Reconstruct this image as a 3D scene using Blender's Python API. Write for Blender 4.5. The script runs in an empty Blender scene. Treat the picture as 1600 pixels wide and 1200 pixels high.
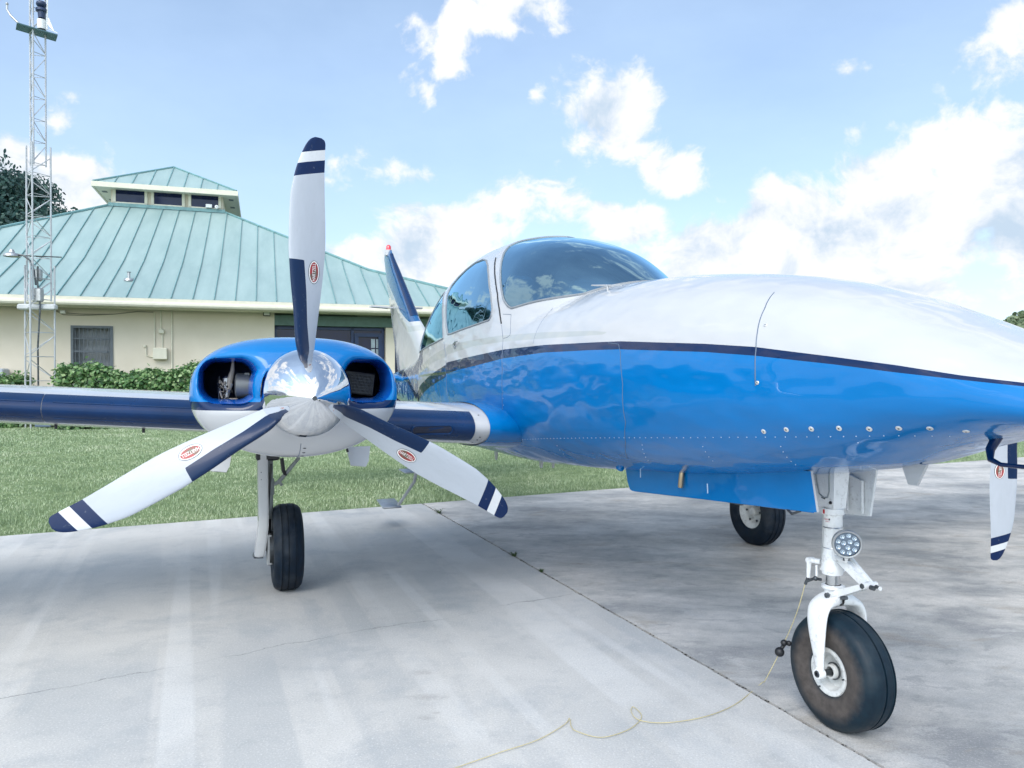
import bpy, math, random
import numpy as np
from mathutils import Vector, Matrix
random.seed(7); RNG = np.random.default_rng(7)
PI = math.pi
SC = bpy.context.scene
C = SC.collection

# ------------------------------------------------------------------ camera, sky, sun, exposure
CAMF = 1195.66; CAMH = 1.3363
cam_d = bpy.data.cameras.new("camera"); cam = bpy.data.objects.new("camera", cam_d); C.objects.link(cam)
cam.location = (0, 0, CAMH); cam.rotation_euler = (math.radians(90 - 0.424), 0, 0)
cam_d.sensor_width = 36; cam_d.lens = CAMF / 1600 * 36; cam_d.clip_end = 3000; cam_d.clip_start = 0.05
SC.camera = cam
SC.view_settings.view_transform = 'Standard'; SC.view_settings.look = 'None'
SC.view_settings.gamma = 1; SC.view_settings.exposure = 0.66

SUN_DIR = Vector((-0.32, -0.85, 0.85)).normalized()
sun_el = math.asin(SUN_DIR.z); sun_az = math.atan2(SUN_DIR.x, SUN_DIR.y)
sd = bpy.data.lights.new("sun", 'SUN'); sd.energy = 1.0; sd.angle = math.radians(30); sd.color = (1.0, 0.955, 0.89)
so = bpy.data.objects.new("sun", sd); C.objects.link(so)
so.rotation_euler = SUN_DIR.to_track_quat('Z', 'Y').to_euler()

world = bpy.data.worlds.new("World"); SC.world = world; world.use_nodes = True
def build_world():
    nt = world.node_tree; N = nt.nodes; L = nt.links; N.clear()
    out = N.new('ShaderNodeOutputWorld'); bg = N.new('ShaderNodeBackground'); bg.inputs[1].default_value = 0.12
    L.new(bg.outputs[0], out.inputs[0])
    sky = N.new('ShaderNodeTexSky'); sky.sky_type = 'NISHITA'; sky.sun_disc = False
    sky.sun_elevation = sun_el; sky.sun_rotation = sun_az; sky.air_density = 1.0; sky.dust_density = 0.6; sky.ozone_density = 2.0
    def M(op, a, b=None, c=None, clamp=False):
        n = N.new('ShaderNodeMath'); n.operation = op; n.use_clamp = clamp
        for i, v in enumerate((a, b, c)):
            if v is None: continue
            if isinstance(v, (int, float)): n.inputs[i].default_value = v
            else: L.new(v, n.inputs[i])
        return n.outputs[0]
    tc = N.new('ShaderNodeTexCoord'); D = tc.outputs['Generated']
    sep = N.new('ShaderNodeSeparateXYZ'); L.new(D, sep.inputs[0])
    yy = M('MAXIMUM', sep.outputs[1], 0.05)
    u = M('DIVIDE', sep.outputs[0], yy); v = M('DIVIDE', sep.outputs[2], yy)
    uv = N.new('ShaderNodeCombineXYZ'); L.new(u, uv.inputs[0]); L.new(v, uv.inputs[1])
    def noise(vec, scale, detail, rough, off=(0, 0, 0), st=(1, 1, 1)):
        mp = N.new('ShaderNodeMapping'); L.new(vec, mp.inputs[0]); mp.inputs[1].default_value = off; mp.inputs[3].default_value = st
        n = N.new('ShaderNodeTexNoise'); n.inputs['Scale'].default_value = scale; n.inputs['Detail'].default_value = detail
        n.inputs['Roughness'].default_value = rough; L.new(mp.outputs[0], n.inputs['Vector']); return n.outputs['Fac']
    # cumulus groups: centre azimuth/elevation tangents, half sizes, weight
    CL = [(800,15,85,60,.95),(700,95,62,58,.85),(668,140,26,30,.7),(838,150,24,26,.6),(938,172,88,72,.9),(1060,275,52,32,.85),
          (650,395,125,62,1.0),(810,330,80,60,.42),(985,352,62,36,.75),(1240,330,95,62,1.1),(1110,392,100,60,1.0),
          (1420,370,260,118,1.3),(1610,330,210,130,1.4),(1330,450,420,95,1.2),(115,300,85,66,1.0),(10,250,60,70,.95),(85,190,62,36,.6),
          (120,150,50,26,.45),(1600,50,75,80,.85),(1325,108,46,22,.42),(625,328,55,20,.5),(640,275,60,22,.3),(515,395,50,24,.7),
          (1580,215,40,22,.45),(730,370,110,44,.65),(610,205,40,16,.25),(910,395,120,34,.35),(-60,150,60,60,.8),(700,460,200,40,.3)]
    acc = None
    for (px, py, rx, ry, w) in CL:
        a = N.new('ShaderNodeVectorMath'); a.operation = 'SUBTRACT'; L.new(uv.outputs[0], a.inputs[0])
        a.inputs[1].default_value = ((px - 800) / CAMF, (591 - py) / CAMF, 0)
        b = N.new('ShaderNodeVectorMath'); b.operation = 'MULTIPLY'; L.new(a.outputs[0], b.inputs[0]); b.inputs[1].default_value = (CAMF / rx, CAMF / ry, 0)
        l = N.new('ShaderNodeVectorMath'); l.operation = 'LENGTH'; L.new(b.outputs[0], l.inputs[0])
        s = M('MULTIPLY_ADD', l.outputs['Value'], -w * 0.75, w)
        acc = s if acc is None else M('SMOOTH_MAX', acc, s, 0.15)
    acc = M('MAXIMUM', acc, -0.6)
    # the rest of the sky: broken cumulus field
    gen = M('MULTIPLY_ADD', noise(D, 1.7, 2, .5, (3.1, 1.7, 0.4), (1, 1, 1.6)), 4.4, -2.15)
    front = M('MULTIPLY', M('SUBTRACT', sep.outputs[1], 0.62), 9.0, clamp=True)
    lowv = M('LESS_THAN', v, 0.62); front = M('MULTIPLY', front, lowv)
    mx = N.new('ShaderNodeMix'); mx.data_type = 'FLOAT'; L.new(front, mx.inputs[0]); L.new(gen, mx.inputs[2]); L.new(acc, mx.inputs[3])
    base = mx.outputs[0]
    wv = N.new('ShaderNodeTexNoise'); wv.inputs['Scale'].default_value = 5; wv.inputs['Detail'].default_value = 4; L.new(D, wv.inputs['Vector'])
    wa = N.new('ShaderNodeVectorMath'); wa.operation = 'MULTIPLY_ADD'; L.new(wv.outputs['Color'], wa.inputs[0]); wa.inputs[1].default_value = (.10, .10, .10); L.new(D, wa.inputs[2])
    def dens(off):
        n1 = noise(wa.outputs[0], 7.5, 12, .57, off, (1, 1, 1.35))
        n2 = noise(wa.outputs[0], 26, 8, .62, off, (1, 1, 1.2))
        e = M('ADD', M('MULTIPLY_ADD', n1, 2.5, -1.25), M('MULTIPLY_ADD', n2, 1.1, -.55))
        return M('ADD', base, M('MULTIPLY', e, M('MULTIPLY_ADD', front, .25, .75)))
    d0 = dens((0, 0, 0)); d1 = dens((0.028, 0.012, -0.034))
    al = N.new('ShaderNodeMapRange'); al.interpolation_type = 'SMOOTHSTEP'; L.new(d0, al.inputs[0]); al.inputs[1].default_value = .12; al.inputs[2].default_value = .52
    shade = N.new('ShaderNodeMapRange'); shade.interpolation_type = 'SMOOTHSTEP'
    L.new(M('ADD', M('MULTIPLY', M('SUBTRACT', d1, d0), 1.0), M('MULTIPLY', d0, .22)), shade.inputs[0]); shade.inputs[1].default_value = -.05; shade.inputs[2].default_value = .75
    cc = N.new('ShaderNodeMix'); cc.data_type = 'RGBA'; L.new(shade.outputs[0], cc.inputs[0])
    cc.inputs[6].default_value = (5.5, 5.6, 5.8, 1); cc.inputs[7].default_value = (3.2, 3.95, 4.8, 1)
    # thin high veil, whiter to the horizon
    hz = N.new('ShaderNodeMapRange'); L.new(sep.outputs[2], hz.inputs[0]); hz.inputs[1].default_value = 0.0; hz.inputs[2].default_value = .55; hz.inputs[3].default_value = .58; hz.inputs[4].default_value = .26
    veil = M('ADD', hz.outputs[0], M('MULTIPLY_ADD', noise(D, 3.2, 5, .6, (9, 2, 5), (1, 1, 2.2)), .35, -.17), clamp=True)
    skm = N.new('ShaderNodeVectorMath'); skm.operation = 'MULTIPLY'; L.new(sky.outputs[0], skm.inputs[0]); skm.inputs[1].default_value = (1.0, 1.0, 1.0)
    vm = N.new('ShaderNodeMix'); vm.data_type = 'RGBA'; L.new(veil, vm.inputs[0]); L.new(skm.outputs[0], vm.inputs[6]); vm.inputs[7].default_value = (4.4, 5.7, 7.4, 1)
    fin = N.new('ShaderNodeMix'); fin.data_type = 'RGBA'; L.new(al.outputs[0], fin.inputs[0]); L.new(vm.outputs[2], fin.inputs[6]); L.new(cc.outputs[2], fin.inputs[7])
    # soft fill light added by brightening the unseen sky round the sun
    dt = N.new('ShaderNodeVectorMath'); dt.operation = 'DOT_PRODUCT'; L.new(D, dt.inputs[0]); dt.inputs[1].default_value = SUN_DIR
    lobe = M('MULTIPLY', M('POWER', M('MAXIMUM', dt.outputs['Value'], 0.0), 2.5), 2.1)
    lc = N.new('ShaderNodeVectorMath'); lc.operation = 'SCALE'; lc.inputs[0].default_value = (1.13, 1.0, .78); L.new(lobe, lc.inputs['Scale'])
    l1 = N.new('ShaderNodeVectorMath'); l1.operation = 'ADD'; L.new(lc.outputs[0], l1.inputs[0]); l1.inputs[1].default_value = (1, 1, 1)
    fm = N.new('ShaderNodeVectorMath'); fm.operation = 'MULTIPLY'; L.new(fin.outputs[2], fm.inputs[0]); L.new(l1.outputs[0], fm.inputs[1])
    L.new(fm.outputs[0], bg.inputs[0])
    world.cycles.sampling_method = 'MANUAL'; world.cycles.sample_map_resolution = 512
build_world()

# ------------------------------------------------------------------ helpers
def prop(o, label=None, cat=None, group=None, kind=None):
    if label: o['label'] = label
    if cat: o['category'] = cat
    if group: o['group'] = group
    if kind: o['kind'] = kind
    return o
def empty(name, loc=(0, 0, 0), rz=0, parent=None):
    o = bpy.data.objects.new(name, None); C.objects.link(o); o.location = loc; o.rotation_euler = (0, 0, rz); o.parent = parent
    o.empty_display_size = .1; return o
class MB:
    def __init__(s): s.v = []; s.f = []; s.m = []; s.n = 0; s.st = []
    def add(s, V, F, m=0):
        V = [tuple(map(float, p)) for p in V]; s.st.append((s.n, len(s.f)))
        s.v += V; s.f += [tuple(i + s.n for i in f) for f in F]; s.m += [m] * len(F); s.n += len(V)
    def box(s, c, d, m=0, rot=None):
        x, y, z = d[0] / 2, d[1] / 2, d[2] / 2
        P = [Vector(p) for p in ((-x,-y,-z),(x,-y,-z),(x,y,-z),(-x,y,-z),(-x,-y,z),(x,-y,z),(x,y,z),(-x,y,z))]
        if rot is not None: P = [rot @ p for p in P]
        s.add([p + Vector(c) for p in P], [(0,3,2,1),(4,5,6,7),(0,1,5,4),(1,2,6,5),(2,3,7,6),(3,0,4,7)], m)
    def bbox(s, c, d, b=.01, m=0, rot=None):  # bevelled box
        x, y, z = d[0] / 2, d[1] / 2, d[2] / 2; P = []; b = min(b, x * .9, y * .9, z * .9)
        for zz, k in ((-z, b), (-z + b, 0), (z - b, 0), (z, b)):
            for sx, sy in ((-1,-1),(1,-1),(1,1),(-1,1)):
                ax, ay = x - k, y - k
                a, c2 = Vector((sx * (ax - b * .7), sy * ay, zz)), Vector((sx * ax, sy * (ay - b * .7), zz))
                P += [a, c2] if sx * sy < 0 else [c2, a]
        if rot is not None: P = [rot @ p for p in P]
        F = [tuple(range(7, -1, -1)), tuple(range(24, 32))]
        for r in range(3):
            for i in range(8): F.append((r*8+i, r*8+(i+1) % 8, r*8+8+(i+1) % 8, r*8+8+i))
        s.add([p + Vector(c) for p in P], F, m)
    def tube(s, pts, r, n=10, m=0, cap=True, closed=False):
        pts = [Vector(p) for p in pts]; k = len(pts)
        if not hasattr(r, '__len__'): r = [r] * k
        V = []; up = None
        for i, p in enumerate(pts):
            if closed: t = pts[(i + 1) % k] - pts[i - 1]
            else: t = pts[min(i + 1, k - 1)] - pts[max(i - 1, 0)]
            if t.length < 1e-9: t = Vector((0, 0, 1))
            t.normalize()
            if up is None:
                up = t.orthogonal().normalized()
            else:
                up = up - t * up.dot(t)
                up = up.normalized() if up.length > 1e-6 else t.orthogonal().normalized()
            w = t.cross(up)
            for j in range(n):
                a = 2 * PI * j / n; V.append(p + (up * math.cos(a) + w * math.sin(a)) * r[i])
        F = []
        for i in range(k if closed else k - 1):
            i2 = (i + 1) % k
            for j in range(n): F.append((i*n+j, i*n+(j+1) % n, i2*n+(j+1) % n, i2*n+j))
        if cap and not closed: F += [tuple(range(n - 1, -1, -1)), tuple(range((k-1)*n, k*n))]
        s.add(V, F, m)
    def lathe(s, prof, o, ax, n=32, m=0, cap=False):  # prof: (dist along axis, radius)
        ax = Vector(ax).normalized(); up = ax.orthogonal().normalized(); w = ax.cross(up); o = Vector(o); V = []; F = []
        for (d, r) in prof:
            for j in range(n):
                a = 2*PI*j/n; V.append(o + ax*d + (up*math.cos(a) + w*math.sin(a))*r)
        for i in range(len(prof)-1):
            for j in range(n): F.append((i*n+j, i*n+(j+1) % n, (i+1)*n+(j+1) % n, (i+1)*n+j))
        if cap: F += [tuple(range(n-1, -1, -1)), tuple(range((len(prof)-1)*n, len(prof)*n))]
        s.add(V, F, m)
    def grid(s, G, m=0, closed=False):
        r = len(G); c = len(G[0]); F = []
        for i in range(r-1):
            for j in range(c if closed else c-1): F.append((i*c+j, i*c+(j+1) % c, (i+1)*c+(j+1) % c, (i+1)*c+j))
        s.add([p for row in G for p in row], F, m)
    def prism(s, poly, o, u, v, t, m=0):  # flat polygon of thickness t, centred
        o, u, v = Vector(o), Vector(u), Vector(v); nn = u.cross(v).normalized(); k = len(poly)
        V = [o + u*a + v*b + nn*(t/2) for a, b in poly] + [o + u*a + v*b - nn*(t/2) for a, b in poly]
        s.add(V, [tuple(range(k)), tuple(range(2*k-1, k-1, -1))] + [(i, i+k, (i+1) % k+k, (i+1) % k) for i in range(k)], m)
    def sphere(s, c, r, m=0, n=14, sc=(1,1,1)):
        V = []; F = []
        for i in range(n+1):
            a = PI*i/n
            for j in range(n*2):
                b = PI*j/n; V.append((c[0]+r*sc[0]*math.sin(a)*math.cos(b), c[1]+r*sc[1]*math.sin(a)*math.sin(b), c[2]+r*sc[2]*math.cos(a)))
        k = n*2
        for i in range(n):
            for j in range(k): F.append((i*k+j, (i+1)*k+j, (i+1)*k+(j+1) % k, i*k+(j+1) % k))
        s.add(V, F, m)
    def build_each(s, name, mats, parent=None, groups=1, **k):
        st = s.st+[(s.n, len(s.f))]; out = []
        for i in range(0, len(s.st), groups):
            (v0, f0), (v1, f1) = st[i], st[min(i+groups, len(s.st))]; m = MB()
            m.v = s.v[v0:v1]; m.f = [tuple(j-v0 for j in f) for f in s.f[f0:f1]]; m.m = s.m[f0:f1]; out.append(m.build(name, mats, parent, **k))
        return out
    def build(s, name, mats, parent=None, smooth=True, angle=40):
        me = bpy.data.meshes.new(name); me.from_pydata(s.v, [], s.f)
        if not isinstance(mats, (list, tuple)): mats = [mats]
        for mm in mats: me.materials.append(mm)
        me.polygons.foreach_set('material_index', s.m)
        me.update()
        if smooth:
            me.polygons.foreach_set('use_smooth', [True]*len(me.polygons))
            try: me.set_sharp_from_angle(angle=math.radians(angle))
            except Exception: pass
        o = bpy.data.objects.new(name, me); C.objects.link(o); o.parent = parent
        return o
def mesh_np(name, V, F, mat, parent=None, attrs=None, smooth=True, normals=None, midx=None, sharp=None):
    me = bpy.data.meshes.new(name); me.from_pydata(np.asarray(V).tolist(), [], [tuple(f) for f in F])
    for m in (mat if isinstance(mat, (list, tuple)) else [mat]): me.materials.append(m)
    if midx is not None: me.polygons.foreach_set('material_index', midx)
    if attrs:
        for k, a in attrs.items():
            at = me.attributes.new(k, 'FLOAT', 'POINT'); at.data.foreach_set('value', np.asarray(a, dtype=np.float32))
    me.polygons.foreach_set('use_smooth', [smooth]*len(me.polygons)); me.update()
    if sharp: me.set_sharp_from_angle(angle=math.radians(sharp))
    if normals is not None: me.normals_split_custom_set_from_vertices(np.asarray(normals).tolist())
    o = bpy.data.objects.new(name, me); C.objects.link(o); o.parent = parent
    return o
def grid_faces(r, c, closed=True):
    i, j = np.meshgrid(np.arange(r-1), np.arange(c if closed else c-1), indexing='ij'); j2 = (j+1) % c
    return np.stack([i*c+j, i*c+j2, (i+1)*c+j2, (i+1)*c+j], -1).reshape(-1, 4)
def clip(V, F, fld, data):
    """keep the side fld<=0 and the side fld>0: two (verts, faces, data) sets sharing exact cut edges"""
    V = np.asarray(V); data = np.asarray(data)
    pos = fld[F] > 0; allp = pos.all(1); alln = (~pos).all(1)
    nv = [list(V)]; newV = []; newD = []; edge = {}
    base = len(V)
    def cut(a, b):
        k = (a, b) if a < b else (b, a)
        if k not in edge:
            t = fld[k[0]] / (fld[k[0]] - fld[k[1]]); edge[k] = base + len(newV)
            newV.append(V[k[0]]*(1-t) + V[k[1]]*t); newD.append(data[k[0]]*(1-t) + data[k[1]]*t)
        return edge[k]
    FP = [tuple(f) for f in F[allp]]; FN = [tuple(f) for f in F[alln]]; seg = []
    for f in F[~(allp | alln)]:
        A = []; B = []; cs = []
        for i in range(4):
            a, b = int(f[i]), int(f[(i+1) % 4])
            (A if fld[a] > 0 else B).append(a)
            if (fld[a] > 0) != (fld[b] > 0):
                e = cut(a, b); A.append(e); B.append(e); cs.append(e)
        if len(A) > 2: FP.append(tuple(A))
        if len(B) > 2: FN.append(tuple(B))
        if len(cs) == 2: seg.append((cs[0], cs[1]))
    VV = np.vstack([V, np.array(newV).reshape(-1, 3)]); DD = np.vstack([data, np.array(newD).reshape(-1, data.shape[1])])
    def comp(Fs):
        used = sorted({i for f in Fs for i in f}); mp = {u: k for k, u in enumerate(used)}
        return VV[used], [tuple(mp[i] for i in f) for f in Fs], DD[used]
    return comp(FN), comp(FP), (VV, seg)
def chains(seg):
    adj = {}
    for a, b in seg: adj.setdefault(a, []).append(b); adj.setdefault(b, []).append(a)
    seen = set(); out = []
    for s in list(adj):
        if s in seen: continue
        ch = [s]; seen.add(s); cur = s
        while True:
            nx = [q for q in adj[cur] if q not in seen]
            if not nx: break
            cur = nx[0]; seen.add(cur); ch.append(cur)
        out.append((ch, ch[0] in adj[ch[-1]] and len(ch) > 2))
    return out
def T(x, tab):
    tab = sorted(tab); xs = np.array([a for a, b in tab], float); ys = np.array([b for a, b in tab], float)
    x = np.asarray(x, float); h = np.diff(xs); d = np.diff(ys)/h; m = np.zeros_like(ys)
    for i in range(1, len(xs)-1):
        if d[i-1]*d[i] > 0:
            w1 = 2*h[i]+h[i-1]; w2 = h[i]+2*h[i-1]; m[i] = (w1+w2)/(w1/d[i-1]+w2/d[i])
    m[0] = d[0]; m[-1] = d[-1]
    i = np.clip(np.searchsorted(xs, x)-1, 0, len(xs)-2); t = np.clip((x-xs[i])/h[i], 0, 1)
    return ys[i]*(1+2*t)*(1-t)**2 + m[i]*h[i]*t*(1-t)**2 + ys[i+1]*t*t*(3-2*t) + m[i+1]*h[i]*t*t*(t-1)
def Li(x, tab): return np.interp(x, [a for a, b in tab], [b for a, b in tab])

# ------------------------------------------------------------------ materials
class NT:
    def __init__(s, name):
        s.m = bpy.data.materials.new(name); s.m.use_nodes = True; s.t = s.m.node_tree; s.N = s.t.nodes; s.L = s.t.links
        s.b = s.N['Principled BSDF']; s.out = s.N['Material Output']; s.tc = s.N.new('ShaderNodeTexCoord')
    def math(s, op, a, b=None, c=None, clamp=False):
        n = s.N.new('ShaderNodeMath'); n.operation = op; n.use_clamp = clamp
        for i, v in enumerate((a, b, c)):
            if v is None: continue
            if isinstance(v, (int, float)): n.inputs[i].default_value = v
            else: s.L.new(v, n.inputs[i])
        return n.outputs[0]
    def mapv(s, scale=(1,1,1), loc=(0,0,0), rot=(0,0,0), src='Object'):
        mp = s.N.new('ShaderNodeMapping'); mp.inputs[1].default_value = loc; mp.inputs[2].default_value = rot; mp.inputs[3].default_value = scale
        s.L.new(s.tc.outputs[src] if isinstance(src, str) else src, mp.inputs[0]); return mp.outputs[0]
    def noise(s, scale, detail=4, rough=.5, vec=None, dist=0):
        n = s.N.new('ShaderNodeTexNoise'); n.inputs['Scale'].default_value = scale; n.inputs['Detail'].default_value = detail
        n.inputs['Roughness'].default_value = rough; n.inputs['Distortion'].default_value = dist
        s.L.new(vec if vec is not None else s.tc.outputs['Object'], n.inputs['Vector']); return n.outputs['Fac']
    def ramp(s, fac, stops, interp='LINEAR'):
        r = s.N.new('ShaderNodeValToRGB'); r.color_ramp.interpolation = interp; e = r.color_ramp.elements
        while len(e) < len(stops): e.new(.5)
        for i, (p, c) in enumerate(stops):
            e[i].position = p; e[i].color = c if len(c) == 4 else (*c, 1)
        s.L.new(fac, r.inputs[0]); return r.outputs[0]
    def mix(s, f, a, b, mode='MIX'):
        n = s.N.new('ShaderNodeMix'); n.data_type = 'RGBA'; n.blend_type = mode
        for i, v in ((0, f), (6, a), (7, b)):
            if isinstance(v, (int, float)): n.inputs[i].default_value = v
            elif isinstance(v, tuple): n.inputs[i].default_value = v if len(v) == 4 else (*v, 1)
            else: s.L.new(v, n.inputs[i])
        return n.outputs[2]
    def mr(s, v, a, b, c=0., d=1.):
        n = s.N.new('ShaderNodeMapRange'); s.L.new(v, n.inputs[0])
        for i, q in enumerate((a, b, c, d)): n.inputs[i+1].default_value = q
        return n.outputs[0]
    def attr(s, name):
        a = s.N.new('ShaderNodeAttribute'); a.attribute_name = name; return a.outputs['Fac']
    def set(s, **k):
        for n, v in k.items():
            i = s.b.inputs[n.replace('_', ' ')]
            if isinstance(v, (int, float)): i.default_value = v
            elif isinstance(v, tuple): i.default_value = v if len(v) == 4 else (*v, 1)
            else: s.L.new(v, i)
    def bump(s, h, strength=.3, dist=.01):
        b = s.N.new('ShaderNodeBump'); b.inputs['Strength'].default_value = strength; b.inputs['Distance'].default_value = dist
        s.L.new(h, b.inputs['Height']); s.L.new(b.outputs[0], s.b.inputs['Normal'])
def simple(name, col, rough=.5, metal=0., coat=0., var=.12, vs=8., bump=0., spec=.5, grime=0.):
    n = NT(name); f = n.noise(vs, 5, .6)
    c = n.mix(n.mr(f, .3, .7), tuple(x*(1-var) for x in col), tuple(min(1, x*(1+var)) for x in col))
    if grime: c = n.mix(n.mr(n.noise(38, 8, .75), .54, .72, 0, grime), c, (.16,.14,.12))
    n.set(Base_Color=c, Metallic=metal, Coat_Weight=coat)
    n.b.inputs['Coat Roughness'].default_value = .04; n.b.inputs['Specular IOR Level'].default_value = spec
    n.set(Roughness=n.mr(n.noise(vs*2.3, 4), .3, .7, max(0, rough*.8), min(1, rough*1.2)))
    if bump: n.bump(n.noise(vs*4, 6, .6), bump, .01)
    return n.m
BLUE = (0.0, 0.155, 0.44); NAVY = (0.0, 0.014, 0.068); WHITE = (0.49, 0.50, 0.515); GREY = (0.42, 0.44, 0.43)
def paint_finish(n, col, wav=.02):
    n.set(Base_Color=col, Roughness=.25, Coat_Weight=.75); n.b.inputs['Specular IOR Level'].default_value = .12; n.b.inputs['Coat Roughness'].default_value = .015; n.b.inputs['Coat IOR'].default_value = 1.43
    # sheet metal is never quite flat: long shallow waves plus orange peel
    h = n.math('ADD', n.noise(3.2, 2, .5, n.mapv((.7, 1, 1.6))), n.math('MULTIPLY', n.noise(60, 2, .5), .004))
    b = n.N.new('ShaderNodeBump'); b.inputs['Strength'].default_value = 1; b.inputs['Distance'].default_value = wav
    n.L.new(h, b.inputs['Height']); n.L.new(b.outputs[0], n.b.inputs['Coat Normal']); n.L.new(b.outputs[0], n.b.inputs['Normal'])
def m_fuselage():
    n = NT("fuselage_paint"); a = n.attr('strip'); g = n.attr('greyband')
    lt = n.math('LESS_THAN', a, 0); nv = n.math('LESS_THAN', a, 1)
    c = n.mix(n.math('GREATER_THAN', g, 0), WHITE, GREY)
    c = n.mix(nv, c, NAVY); c = n.mix(lt, c, BLUE)
    dirt = n.mr(n.noise(5, 6, .65, n.mapv((.6, 1, 2))), .35, .8, 1.0, .93)
    cc = n.N.new('ShaderNodeVectorMath'); cc.operation = 'SCALE'; n.L.new(c, cc.inputs[0]); n.L.new(dirt, cc.inputs['Scale'])
    paint_finish(n, cc.outputs[0], .03); return n.m
def m_cowl():
    n = NT("cowling_paint"); a = n.attr('strip')
    c = n.mix(n.math('LESS_THAN', a, 1), BLUE, NAVY); c = n.mix(n.math('LESS_THAN', a, 0), c, WHITE)
    paint_finish(n, c, .008); return n.m
def m_solidpaint(name, col, wav=.006):
    n = NT(name); c = n.mix(n.mr(n.noise(6, 6, .6), .35, .75), col, tuple(x*.9 for x in col)); paint_finish(n, c, wav); return n.m
def m_fin():
    n = NT("fin_paint"); a = n.attr('strip')
    c = n.mix(n.math('GREATER_THAN', a, 0), WHITE, (0.004, 0.085, 0.24))
    c = n.mix(n.math('GREATER_THAN', n.math('ABSOLUTE', n.math('ADD', a, .09)), .035), GREY, c)
    paint_finish(n, c, .01); return n.m
def m_blade():
    n = NT("propeller_blade_paint"); r = n.attr('rad'); b = n.attr('boot')
    st = n.ramp(r, [(0, (.44,.475,.525)), (.842, NAVY), (.888, (.62,.64,.66)), (.928, NAVY)], 'CONSTANT')
    c = n.mix(n.math('LESS_THAN', b, 0), st, (.0,.016,.062))
    c = n.mix(n.mr(n.noise(55, 8, .8, n.mapv((1, 1, .5))), .60, .70, 0, .5), c, (.30,.32,.34))
    d = n.mr(n.noise(14, 8, .7, n.mapv((1, 1, .25))), .3, .75, 1., .88)
    cc = n.N.new('ShaderNodeVectorMath'); cc.operation = 'SCALE'; n.L.new(c, cc.inputs[0]); n.L.new(d, cc.inputs['Scale'])
    n.set(Base_Color=cc.outputs[0], Roughness=.36, Coat_Weight=.12); n.b.inputs['Specular IOR Level'].default_value = .25; n.bump(n.noise(90, 3), .05, .002); return n.m
def m_chrome():
    n = NT("polished_spinner_metal"); f = n.noise(9, 8, .65, n.mapv((1, 1, 1)))
    n.set(Base_Color=(.78,.80,.83), Metallic=1., Roughness=n.mr(f, .4, .75, .015, .07))
    h = n.math('ADD', n.noise(7, 3, .5), n.math('MULTIPLY', n.noise(70, 2), .012)); n.bump(h, 1, .0035); return n.m
def m_glass():
    n = NT("tinted_window_glass"); N, L = n.N, n.L; N.remove(n.b)
    tr = N.new('ShaderNodeBsdfTransparent'); tr.inputs[0].default_value = (.13, .34, .56, 1)
    gl = N.new('ShaderNodeBsdfGlossy'); gl.inputs['Roughness'].default_value = .0; gl.inputs[0].default_value = (.50, .80, 1, 1)
    h = n.noise(2.4, 2, .5); bp = N.new('ShaderNodeBump'); bp.inputs['Distance'].default_value = .006; bp.inputs['Strength'].default_value = 1; L.new(h, bp.inputs['Height']); L.new(bp.outputs[0], gl.inputs['Normal'])
    fr = N.new('ShaderNodeFresnel'); fr.inputs[0].default_value = 1.65
    f = n.math('MULTIPLY_ADD', fr.outputs[0], 1.5, .24, clamp=True)
    mx = N.new('ShaderNodeMixShader'); L.new(f, mx.inputs[0]); L.new(tr.outputs[0], mx.inputs[1]); L.new(gl.outputs[0], mx.inputs[2]); L.new(mx.outputs[0], n.out.inputs[0]); return n.m
def m_tyre(name, lo=.004, hi=.011, dusty=.35):
    n = NT(name); f = n.noise(16, 6, .65); g = n.noise(5, 4, .6)
    c = n.mix(n.mr(f, .3, .7), (lo*.5, lo*1.5, lo*3.2), (hi*.5, hi*1.4, hi*2.8))
    c = n.mix(n.math('MULTIPLY', n.mr(g, .5, .75), dusty), c, (.11,.12,.13))
    n.set(Base_Color=c, Roughness=n.mr(f, .3, .7, .45, .7)); n.b.inputs['Specular IOR Level'].default_value = .22; n.bump(n.noise(60, 5, .6), .12, .004); return n.m
M_FUS = m_fuselage(); M_COWL = m_cowl(); M_BLADE = m_blade(); M_CHROME = m_chrome(); M_GLASS = m_glass(); M_FIN = m_fin()
M_WHITE = m_solidpaint("white_aircraft_paint", WHITE); M_BLUE = m_solidpaint("blue_aircraft_paint", BLUE)
M_BLUEIN = m_solidpaint("blue_inner_paint", (0.003, .10, .46)); M_NAVY = m_solidpaint("navy_aircraft_paint", NAVY)
M_BOOT = simple("navy_rubber_boot", (.0,.020,.078), .30, coat=.15, spec=.22, var=.25, vs=4)
M_RUB = simple("black_rubber", (.012,.014,.018), .5)
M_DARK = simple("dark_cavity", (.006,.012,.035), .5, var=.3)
M_TYRE = m_tyre("tyre_rubber"); M_TYREN = m_tyre("worn_nose_tyre_rubber", .010, .024, .12); M_SIDEW = M_TYRE
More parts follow.
